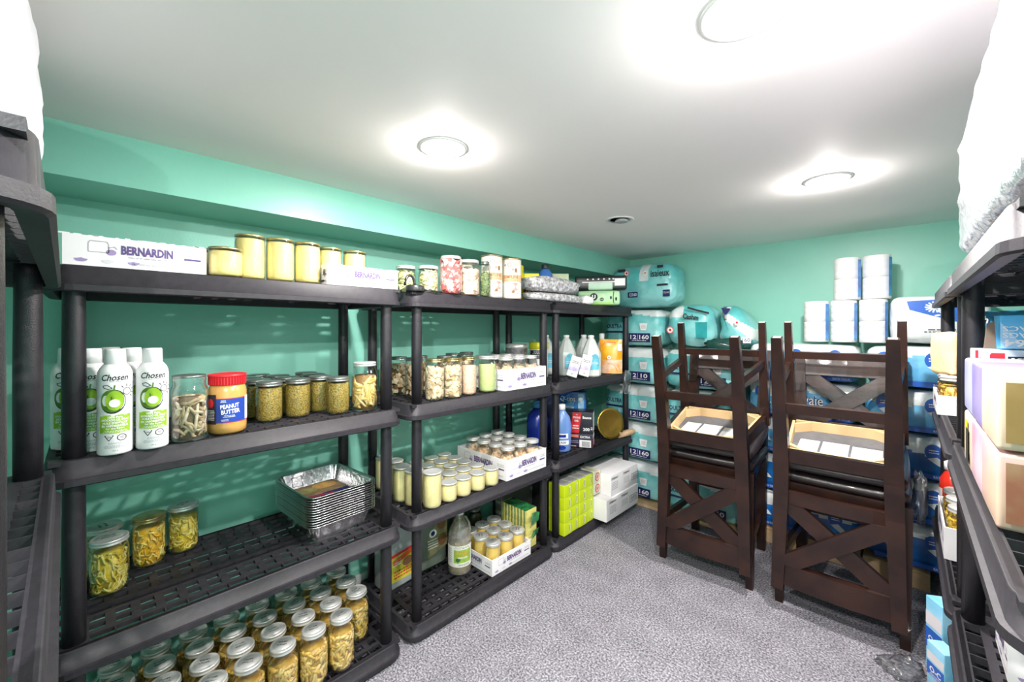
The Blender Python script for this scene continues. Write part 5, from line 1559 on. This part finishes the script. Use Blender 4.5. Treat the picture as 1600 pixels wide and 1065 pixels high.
for i in range(14):
    a = i * 0.45
    mb.line(Q, [(-0.01, 0.165), (-0.01 + 0.034 * cos(a), 0.165 + 0.026 * sin(a))], 0.006, 1)
mb.line(Q, [(-0.005, 0.155), (0.03, 0.11)], 0.005, 1); mb.small(P, 0.03, 0.055, 0.16, 0.02, 2, 2)
mb.build('lettering', [BLUE, M('burst_white', (0.72, 0.84, 0.92), 0.5, n=0.05), INK], pk)

# ---------------------------------------------------------------- loose two-roll packs on the blue columns
ROLL = M('tissue_roll_white', (0.86, 0.86, 0.85), 0.75, n=0.03, ns=30, bump=0.15, bs=40)
rp = thing('tissue_roll_pack', '', 'tissue rolls')
for k in range(2):
    r_ = 0.0555
    MB().lathe([(0.02, 0.0), (r_ - .004, 0.0), (r_, 0.003), (r_, 0.037), (r_ - .0004, 0.038), (r_, 0.039), (r_, 0.073), (r_ - .0004, 0.074), (r_, 0.075), (r_, 0.107), (r_ - .004, 0.110), (0.02, 0.110), (0.02, 0.0)], 36).build('roll', ROLL, rp, (0, 0, 0.0005 + k * 0.1105))
mb = MB()
P = lambda x, z: (0.0535 + 0.004 * sin(z * 70) + x * 0.25, -0.036 + x, z)
mb.rect(P, -0.016, 0.014, 0.012, 0.205, 0, 3)
mb.build('wrapper', M('blue_wrapper', (0.05, 0.32, 0.74), 0.3, col2=(0.02, 0.14, 0.50), ns=18, coat=0.4), rp)
RP = Kind(rp)
G = 'white tissue rolls wrapped in pairs'
for x, z, lb in ((-0.360, BT + .001, 'wrapped pair of white rolls in the lower row, above the chair leg'), (-0.242, BT + .001, 'wrapped pair of white rolls, middle of the lower row of three'), (-0.124, BT + .001, 'wrapped pair of white rolls in the lower row, against the palm burst pack'),
                 (-0.227, BT + .2235, 'wrapped pair of white rolls in the upper row, over the lower middle pair'), (-0.110, BT + .2235, 'wrapped pair of white rolls in the upper row, casting a shadow on the wall')):
    RP.put((x, PF + .120, z), -0.10, lb, G)
# boards the packs stand on
def board(label, x0, x1, y0, y1, z1):
    o = MB().box((x0 + x1) / 2, (y0 + y1) / 2, z1 / 2 + 0.0005, x1 - x0, y1 - y0, z1 - .001).build('board', KRAFT)
    return tag(o, label, 'board')
board('thin brown board on the carpet under the aqua packs', -1.66, -0.715, PF - .015, 2.98, 0.020)
for (a, b_, lb) in ((-0.69, -0.44, 'brown cardboard box under the blue packs, behind the second chairs'), (-0.43, -0.17, 'brown cardboard box under the blue packs, second along'), (-0.16, 0.08, 'brown cardboard box under the last blue column beside the shelf')):
    t = thing('cardboard_box', lb, 'box', ((a + b_) / 2, PF + .17, 0), 0, 'low cardboard boxes under the blue packs')
    MB().rbox(0, 0, 0.0435, b_ - a, 0.27, 0.085, 0.003, 0, 2, seg=2).build('carton', KRAFT, t)
    MB().rect(front(-0.1355), -0.10, 0.10, 0.072, 0.083, 0).build('tape', M('tan_tape', (0.52, 0.35, 0.17), 0.4, n=0.1), t)

# ================================================================ dining chairs, stacked seat to seat in two pairs
WOOD = M('espresso_wood', (0.030, 0.011, 0.007), 0.34, col2=(0.015, 0.006, 0.0045), ns=9, bump=0.05, bs=50, coat=0.15, spec=0.4)
RAWW = M('unfinished_pine', (0.80, 0.58, 0.31), 0.6, col2=(0.72, 0.50, 0.25), ns=6)
LEATH = M('dark_leatherette', (0.022, 0.016, 0.017), 0.30, n=0.2, ns=30, bump=0.15, bs=220, coat=0.3)
BOARDM = M('grey_seat_board', (0.16, 0.16, 0.17), 0.7, n=0.15, ns=30)
GLIDE = M('felt_glide', (0.72, 0.66, 0.58), 0.9, n=0.1)
SEAT, TOPZ = 0.600, 1.100
FW, RW = 0.205, 0.178       # half spacing of the front and rear legs
FY, RY = -0.200, 0.205


def rear_post(s):
    """rear leg running on up as the back upright, gently curved and raked"""
    pts = [(s * (RW - 0.002), RY + 0.035, 0.0), (s * RW, RY + 0.018, 0.18), (s * RW, RY + 0.004, 0.40), (s * (RW + .001), RY, 0.56), (s * (RW + .004), RY + 0.010, 0.70), (s * (RW + .010), RY + 0.042, 0.90), (s * (RW + .016), RY + 0.085, TOPZ)]
    sc = [0.72, 0.86, 1.0, 1.1, 1.05, 0.95, 0.85]
    w, t = 0.023, 0.026
    return MB().sweep(pts, [(-w, -t), (w, -t), (w, t), (-w, t)], 0, False, up=(1, 0, 0), scales=sc)


def back_y(z):
    t = [(0.56, 0.0), (0.70, 0.010), (0.90, 0.042), (TOPZ, 0.085)]
    for (a, p), (b_, q) in zip(t[:-1], t[1:]):
        if z <= b_:
            return RY + p + (q - p) * (z - a) / (b_ - a)
    return RY + 0.085


chair = thing('dining_chair', '', 'chair')
MB().rbox(0, -0.010, 0.571, 0.440, 0.400, 0.046, 0.020, 0, 8, bulge=0.008, seg=4).build('seat', LEATH, chair)
sf = MB()
zc, hh = 0.520, 0.056
sf.box(0, FY, zc, 2 * FW - 0.038, 0.022, hh, 0); sf.box(0, RY, zc, 2 * RW - 0.040, 0.022, hh, 0)
for s_ in (-1, 1):
    sf.beam((s_ * FW, FY + .024, zc), (s_ * RW, RY - .022, zc), 0.022, hh, 0)
fr = sf.build('seat_frame', WOOD, chair)
inn = MB()
inn.box(0, FY + 0.017, zc, 2 * FW - 0.05, 0.012, hh - 0.004, 0); inn.box(0, RY - 0.017, zc, 2 * RW - 0.05, 0.012, hh - 0.004, 0)
for s_ in (-1, 1):
    inn.beam((s_ * (FW - .017), FY + .026, zc), (s_ * (RW - .017), RY - .026, zc), 0.012, hh - .004, 0)
    inn.beam((s_ * (FW - .015), FY + .075, zc + .001), (s_ * (FW - .085), FY + .018, zc + .001), 0.016, hh - .006, 0)
    inn.beam((s_ * (RW - .015), RY - .075, zc + .001), (s_ * (RW - .085), RY - .018, zc + .001), 0.016, hh - .006, 0)
inn.build('corner_blocks', RAWW, chair)
bd = MB().box(0, 0, 0.543, 0.355, 0.36, 0.008, 0)
bdo = bd.build('seat_board', BOARDM, chair)
lb = MB()
P = lambda x, y: (-x, y, 0.5385)
Q = lambda x, y: (-x, y, 0.5380)
lb.rect(P, -0.145, -0.045, -0.05, 0.09, 0); lb.rect(P, -0.035, 0.06, -0.06, 0.085, 0); lb.rect(P, 0.07, 0.145, -0.055, 0.08, 0)
lb.line(Q, [(-0.028, -0.05), (0.05, -0.05), (0.05, 0.075), (-0.028, 0.075)], 0.002, 1, True); lb.small(Q, -0.095, 0.03, 0.08, 0.07, 7, 1); lb.small(Q, 0.107, 0.03, 0.06, 0.07, 7, 1)
lb.build('paper_label', [PAPER, LGREY], bdo)
for s_ in (-1, 1):
    lg = MB().beam((s_ * FW, FY, 0.0), (s_ * FW, FY, 0.546), 0.030, 0.030, 0, (0, 1, 0), 0.044, 0.044).build('leg', WOOD, chair)
    MB().box(s_ * FW, FY, -0.001, 0.026, 0.026, 0.002).build('glide', GLIDE, lg)
    rp_ = rear_post(s_).build('back_post', WOOD, chair)
    MB().box(s_ * (RW - .002), RY + .035, -0.001, 0.026, 0.030, 0.002).build('glide', GLIDE, rp_)
def rail(z0, z1, t=0.022):
    mb = MB()
    n = 6
    for k in range(n):
        xa, xb = [(-RW - .004) + (2 * RW + .008) * q / n for q in (k, k + 1)]
        ya, yb = [0.012 * (1 - (x / RW) ** 2) for x in (xa, xb)]
        vs = []
        for x, yo in ((xa, ya), (xb, yb)):
            for z in (z0, z1):
                for d in (-t / 2, t / 2):
                    vs.append((x, back_y(z) + yo + d, z))
        mb.add(vs, [(0, 4, 6, 2), (1, 3, 7, 5), (2, 6, 7, 3), (0, 1, 5, 4)], 0, False)
    return mb
rail(0.675, 0.728).build('lower_rail', WOOD, chair)
rail(0.985, 1.075, 0.024).build('top_rail', WOOD, chair)
for s_ in (-1, 1):
    off = 0.012 if s_ < 0 else -0.003
    za, zb, x = 0.722, 0.992, RW - 0.004
    d = Vector((2 * s_ * x, zb - za)).normalized()
    nv = Vector((-d.y, d.x)) * 0.033
    pts = [Vector((-s_ * x * 1.3, za - 0.3 * (zb - za) / 2)) - nv, Vector((s_ * x * 1.3, zb + 0.3 * (zb - za) / 2)) - nv, Vector((s_ * x * 1.3, zb + 0.3 * (zb - za) / 2)) + nv, Vector((-s_ * x * 1.3, za - 0.3 * (zb - za) / 2)) + nv]
    for ax_, sg, lim in ((0, 1, RW - .006), (0, -1, RW - .006), (1, 1, 0.988), (1, -1, -0.726)):      # trim the bar to the opening
        out = []
        for i in range(len(pts)):
            p, q = pts[i], pts[(i + 1) % len(pts)]
            fp, fq = lim - sg * p[ax_], lim - sg * q[ax_]
            if fp >= 0:
                out.append(p)
            if fp * fq < 0:
                out.append(p + (q - p) * (fp / (fp - fq)))
        pts = out
    mb = MB()
    n_ = len(pts)
    mb.add([(p.x, back_y(p.y) + off + dd, p.y) for dd in (-0.009, 0.009) for p in pts], [tuple(range(n_)), tuple(reversed(range(n_, 2 * n_)))] + [((i + 1) % n_, i, n_ + i, n_ + (i + 1) % n_) for i in range(n_)])
    mb.build('cross_brace', WOOD, chair)
MB().box(0, FY, 0.165, 2 * FW - .03, 0.020, 0.034).build('stretcher', WOOD, chair)
MB().box(0, RY + 0.014, 0.305, 2 * RW - .03, 0.020, 0.040).build('stretcher', WOOD, chair)
for s_ in (-1, 1):
    MB().beam((s_ * FW, FY + .012, 0.215), (s_ * RW, RY, 0.215), 0.020, 0.034).build('stretcher', WOOD, chair)
CH = Kind(chair)
G = 'dark wood dining chairs'


def upside(loc, rz, tilt, label):
    c = CH.put(loc, 0, label, G)
    c.rotation_euler = (Matrix.Rotation(rz, 4, 'Z') @ Matrix.Rotation(R(tilt), 4, 'X') @ Matrix.Rotation(pi, 4, 'X')).to_euler()
    return c


def pair(x, y, rz, lowl, upl, dx=0.0, tilt=9.0):
    CH.put((x, y, 0.0022), rz, lowl, G)
    # the upside-down chair rests on the front edge of the lower seat and tips up behind
    t = R(tilt)
    # point of contact, upright coordinates of the inverted chair: its rear seat edge
    cy, cz = 0.150, 0.604
    # after inversion (x, -y, -z) and tilt about x
    yy, zz = -cy * cos(t) + cz * sin(t), -cy * sin(t) - cz * cos(t)
    lz = 0.609 - zz
    ly = -0.207 - yy
    o = Vector((dx, ly, lz)); o.rotate(Matrix.Rotation(rz, 3, 'Z'))
    upside((x + o.x, y + o.y, o.z), rz, tilt, upl)


pair(-0.748, 2.368, R(2.5), 'dark dining chair standing upright under an upside-down chair, beside the aqua packs', 'upside-down dark chair, legs in the air, stacked beside the aqua packs', 0.008)
pair(-0.212, 2.378, R(1.0), 'dark dining chair standing upright under an upside-down chair, beside the blue packs', 'upside-down dark chair, legs in the air, stacked in front of the blue packs', -0.006)

# ---------------------------------------------------------------- crumpled film by the chairs
blob('dark_bag', 'dark green crumpled bag draped over the back of the aqua-side lower chair', 'bag', M('dark_green_film', (0.01, 0.06, 0.05), 0.2, n=0.3, ns=10, bump=0.5, coat=0.5), (0.20, 0.045, 0.085), (-0.785, 2.642, 1.080), 0.04, 4.2, None, 0.3)
blob('clear_wrap', 'clear crumpled plastic wrap hanging beside the blue-side chairs', 'plastic wrap', CLEAR, (0.032, 0.10, 0.20), (0.040, 2.420, 0.42), 0.2, 6.1, 'crumpled clear plastic', 0.4)

# ================================================================ east shelves
WATER = []
for nm, c1_, c2_ in (('lilac_watercolour', (0.42, 0.44, 0.66), (0.27, 0.29, 0.56)), ('violet_watercolour', (0.30, 0.26, 0.52), (0.19, 0.16, 0.42)), ('cream_watercolour', (0.62, 0.49, 0.36), (0.68, 0.58, 0.46)),
                     ('rose_watercolour', (0.64, 0.48, 0.55), (0.56, 0.24, 0.34)), ('sand_watercolour', (0.58, 0.42, 0.31), (0.62, 0.36, 0.38))):
    WATER.append(M(nm, c1_, 0.55, col2=c2_, ns=7))
OCHRE = M('ochre_watercolour', (0.27, 0.17, 0.05), 0.55, col2=(0.38, 0.25, 0.10), ns=10)
RUST = M('rust_watercolour', (0.30, 0.11, 0.06), 0.55, col2=(0.40, 0.27, 0.15), ns=11)
tbx = 0.095
k = 0
for lv in range(2):
    for i, (y0_, y1_) in enumerate(((1.385, 1.245), (1.240, 1.095), (1.090, 0.930))):
        dy = y0_ - y1_
        m = [[WATER[2], WATER[3], WATER[4]], [WATER[0], WATER[1], WATER[2]]][lv][i]
        t = thing('tissue_box', ['lower', 'upper'][lv] + ' watercolour tissue box, ' + ['deepest of its row beside the shelf post', 'middle of its row', 'end of its row with the ochre panel'][i], 'tissue box', (tbx + 0.075, (y0_ + y1_) / 2, T2 + 0.0035 + lv * 0.1165), EAST, 'tissue boxes with watercolour sides')
        MB().rbox(0, 0, 0.0565, dy, 0.15, 0.112, 0.006, 0, 3, bulge=0.002, seg=2).build('carton', m, t)
        mb = MB()
        pn = [OCHRE, RUST][1 - lv] if True else OCHRE
        S = sideP(dy / 2 + 0.0028)
        mb.rect(S, -0.066, 0.066, 0.012, 0.100, 0)
        mb.rect(sideP(dy / 2 + 0.0033), -0.030, 0.030, 0.055, 0.075, 1) if False else None
        F_ = front(-0.0778)
        if lv == 0 and i == 0:
            mb.rect(F_, -0.02, 0.03, 0.03, 0.10, 2); mb.rect(front(-.0782), 0.0, 0.045, 0.012, 0.085, 3)
        mb.build('printed_panel', [OCHRE if lv else RUST, INK, YELLOW, INK], t)

FC = front(-0.0506)
carton_box('bag_carton', 'white, red and blue carton printed KIRKLAND behind the watercolour tissue boxes', 'carton', 0.308, 0.10, 0.250, M('white_blue_carton', (0.62, 0.76, 0.90), 0.4, n=0.1), (0.266, 1.452, T2 + .001), 0.0,
           [lambda mb: (mb.rect(FC, -0.1535, -0.149, 0.10, 0.248, 0), mb.poly(FC, [(-0.147, 0.205), (-0.135, 0.205), (-0.135, 0.218), (-0.141, 0.226), (-0.144, 0.222), (-0.145, 0.232), (-0.147, 0.232)], 1),
                        mb.poly(FC, [(-0.132, 0.19), (-0.110, 0.19), (-0.110, 0.243), (-0.129, 0.243), (-0.132, 0.239)], 0), mb.rect(FC, -0.106, 0.03, 0.216, 0.236, 2), mb.text(front(-0.0510), 'KIRKLAND', -0.042, 0.226, w=0.118, h=0.014, mi=3, bold=0.04))], [RED, BLUE, INK, WPRINT])
def upbox(mb):
    P, Q = front(-0.0456), front(-0.0460)
    mb.poly(P, [(-0.141, 0.002), (-0.105, 0.002), (-0.141, 0.060)], 1)
    mb.text(Q, '264', -0.113, 0.0135, w=0.048, h=0.016, mi=0, bold=0.03, rot=pi); mb.text(Q, 'BAGS', -0.115, 0.031, w=0.046, h=0.011, mi=0, bold=0.01, rot=pi); mb.text(Q, 'SACS', -0.115, 0.045, w=0.046, h=0.011, mi=0, bold=0.01, rot=pi)
carton_box('bag_carton', 'blue carton lying upside down, printed 264 BAGS SACS', 'carton', 0.283, 0.09, 0.075, M('sky_bag_carton', (0.02, 0.32, 0.68), 0.4, col2=(0.10, 0.46, 0.76), ns=9), (0.2915, 1.455, T2 + 0.2525), 0.0, [upbox], [WPRINT, M('pale_sky_print', (0.40, 0.70, 0.90), 0.4, n=0.15)])
bf = thing('cardboard_flap', 'grey-brown cardboard offcut standing against the upside-down blue carton', 'cardboard', (0.1355, 1.420, T2 + 0.2525), 0)
mb = MB().add([(-.009, -.004, 0), (.010, -.004, 0), (.007, -.004, .062), (-.004, -.004, .057), (-.009, .004, 0), (.010, .004, 0), (.007, .004, .062), (-.004, .004, .057)], [(0, 1, 2, 3), (7, 6, 5, 4), (0, 4, 5, 1), (1, 5, 6, 2), (2, 6, 7, 3), (3, 7, 4, 0)])
mb.build('board', M('grey_brown_board', (0.20, 0.145, 0.105), 0.8, n=0.15, ns=20), bf)

# bath tissue pack on the far east unit, behind the two posts
bt = thing('tissue_pack', 'blue pack printed Bath Tissue behind the shelf posts', 'tissue pack', (0.302, 2.352, T2 + .165), 0.0)
MB().rbox(0, 0, 0.100, 0.285, 0.15, 0.190, 0.02, 0, 6, bulge=0.004, seg=4).build('pack', M('azure_film', (0.02, 0.30, 0.68), 0.3, col2=(0.05, 0.40, 0.76), ns=7, coat=0.4), bt)
mb = MB(); P, Q = front(-0.0800), front(-0.0805)
mb.text(P, 'Bath Tissue', -0.070, 0.165, w=0.140, h=0.026, mi=0, bold=0.06, slant=.2); mb.text(Q, 'Bath Tissue', -0.070, 0.165, w=0.140, h=0.026, mi=1, bold=0.02, slant=.2)
mb.build('brand_lettering', [NAVY, WPRINT], bt)
mb = MB()
mb.text(P, 'soft', -0.02, 0.135, w=0.03, mi=1, bold=.02); mb.small(P, 0.0, 0.06, 0.2, 0.03, 2, 1)
mb.build('lettering', [NAVY, WPRINT], bt)
bt2 = thing('tissue_pack', 'white-topped tissue pack beneath the Bath Tissue pack', 'tissue pack', (0.302, 2.352, T2 + .005), 0.0)
MB().rbox(0, 0, 0.078, 0.285, 0.15, 0.148, 0.02, 0, 6, bulge=0.003, seg=4).build('pack', AQUAW, bt2)

# far east unit: second shelf
pbag = thing('paper_bag', 'folded tan paper bag standing on jars beside the black post', 'paper bag', (0.116, 2.190, T2 + 0.1325), EAST + 0.5)
MB().rbox(0, 0, 0.075, 0.11, 0.062, 0.150, 0.012, 0, 6, bulge=0.004, seg=3, wob=0.005, seed=4.4).build('bag', M('tan_paper', (0.76, 0.56, 0.30), 0.7, n=0.15, ns=14, bump=0.2), pbag)
ez = Kind(jar('fruit_jar', '', 'jar', 0.038, 0.124, 0.034, pieces(0.036, 0.095, 60, 'strip', 91, size=0.04, mats=2, topn=8), [M('amber_fruit', (0.72, 0.38, 0.05), 0.45, n=0.3, ns=40), M('gold_fruit', (0.80, 0.52, 0.10), 0.45, n=0.3, ns=40)], lidh=0.014))
G = 'jars of amber fruit on the east shelves'
ez.put((0.121, 2.105, T2 + .006), EAST, 'jar of amber fruit in the carton under the paper bag, beside the post', G)
ez.put((0.121, 2.190, T2 + .006), EAST + 1, 'jar of amber fruit directly beneath the tan paper bag', G)
ez.put((0.121, 2.275, T2 + .006), EAST + 2, 'jar of amber fruit at the far end of the carton under the paper bag', G)
c6 = carton('white jar carton with fruit drawings under the tan paper bag', 0.285, 0.090, 0.066, 6)
c6.location = (0.121, 2.190, T2 + .001); c6.rotation_euler = (0, 0, EAST)
# far east unit: third shelf
kb_ = thing('ketchup_bottle', 'red squeeze bottle with a white cap on the far shelf', 'bottle', (0.122, 2.285, T3 + .001), EAST)
MB().lathe([(0, 0), (0.034, 0), (0.040, 0.008), (0.040, 0.05), (0.034, 0.085), (0.040, 0.125), (0.038, 0.155), (0.022, 0.180), (0.016, 0.190), (0, 0.191)], 32, sy=0.8).build('bottle', M('ketchup_red', (0.62, 0.03, 0.015), 0.22, n=0.1, coat=0.5), kb_)
MB().lathe([(0.017, 0.189), (0.019, 0.190), (0.019, 0.218), (0.010, 0.224), (0, 0.224)], 24).build('cap', WHITE, kb_)
mb = MB(); mb.rect(lambda x, z: (0.0405 * sin(x / .04), -0.0328 * cos(x / .04), z), -0.03, 0.03, 0.03, 0.12, 0, 8); mb.build('label', [M('ketchup_label', (0.70, 0.62, 0.60), 0.4, n=0.1)], kb_)
c7 = carton('white carton printed BERNARDIN on the far east shelf with yellow jars', 0.34, 0.19, 0.100, 7)
c7.location = (0.085 + .095, 2.055, T3 + .001); c7.rotation_euler = (0, 0, EAST)
yz = Kind(jar('yellow_jar', '', 'jar', 0.040, 0.150, 0.034, pieces(0.038, 0.12, 70, 'strip', 93, size=0.04, mats=2, topn=8), [M('mango_strip', (0.78, 0.48, 0.03), 0.42, n=0.3, ns=40), M('lemon_strip', (0.84, 0.62, 0.08), 0.42, n=0.3, ns=40)], lidh=0.014))
G = 'jars of yellow fruit in the east carton'
for i, y in enumerate((1.940, 2.040, 2.140, 2.190)):
    yz.put((0.132, y, T3 + .006), EAST + i, f'jar of yellow fruit in the carton below the red bottle, {ORD[3 - i]} from that bottle', G) if i < 3 else None
yz.put((0.225, 2.030, T3 + .006), EAST, 'jar of yellow fruit in the rear row of the carton below the red bottle', G)
# near east unit, third shelf
c8 = carton('greyish jar carton behind the black post, under the watercolour boxes', 0.24, 0.16, 0.085, 8)
c8.location = (0.270, 1.395, T3 + .001); c8.rotation_euler = (0, 0, 0)
yz.put((0.235, 1.372, T3 + .006), 0, 'jar of yellow fruit in the carton behind the black post', G + ' behind the post')
yz.put((0.325, 1.372, T3 + .006), 0, 'jar of yellow fruit in the carton behind the post, further under the shelf', G + ' behind the post')
# far east unit, bottom: upright blue boxes at the shelf edge
for i, (y, h_, lb) in enumerate(((1.985, 0.245, 'light blue upright box at the carpet edge, printed in white'), (1.880, 0.150, 'shorter light blue box beside the upright one at the carpet edge'))):
    carton_box('toothpaste_box', lb, 'box', 0.070, 0.045, h_, M('ice_blue_box', (0.12, 0.52, 0.80), 0.35, col2=(0.40, 0.72, 0.90), ns=8), (0.085, y, T4 + .001), EAST + 0.55, [lambda mb, h_=h_: (mb.rect(F(.045), -0.034, 0.034, h_ * .30, h_ * .58, 0), mb.text(F(.045, 2), 'O-C', 0.0, h_ * .45, w=0.045, mi=1, bold=.03), mb.small(F(.045, 2), 0, h_ * .34, 0.05, 0.01, 2, 1), mb.rect(F(.045), -0.034, 0.034, h_ * .62, h_ * .80, 2))], [BLUE, WPRINT, M('rose_white_print', (0.80, 0.76, 0.80), 0.4, n=0.05)], 'light blue boxes at the carpet edge')
blob('clear_film_scrap', 'scrap of clear crumpled film lying on the carpet', 'plastic film', CLEAR, (0.12, 0.09, 0.030), (-0.010, 2.030, 0.001), 0.8, 8.8, 'crumpled clear plastic', 0.5)

# big white wrapped bundle on top of the near east unit
WB = M('white_shrink_film', (0.62, 0.62, 0.68), 0.25, n=0.10, ns=9, bump=0.7, bs=55, coat=0.6)
bun = thing('white_bundle', 'large white film-wrapped bundle on the top shelf, nearly at the ceiling', 'bundle', (0.285, 1.010, T1 + .014), EAST)
MB().rbox(0, 0, 0.135, 0.73, 0.40, 0.262, 0.028, 0, 16, bulge=0.006, seg=4, wob=0.005, seed=3.7).build('wrapped_pack', WB, bun)
mb = MB().rbox(0, 0.03, 0.325, 0.60, 0.30, 0.105, 0.045, 0, 12, bulge=0.006, seg=4, wob=0.007, seed=8.7)
mb.build('upper_pack', WB, bun)

# ================================================================ near unit: white bag on top
bag = MB().rbox(0, 0, 0.183, 0.52, 0.38, 0.335, 0.07, 0, 12, bulge=0.01, seg=5, wob=0.010, seed=6.6).build('white_bag', M('white_soft_film', (0.80, 0.79, 0.84), 0.5, n=0.08, ns=8, bump=0.3), None, (-1.005, -0.250, T1 + .022), pi + R(1.3))
tag(bag, 'soft white bag filling the top shelf of the unit by the doorway', 'bag')
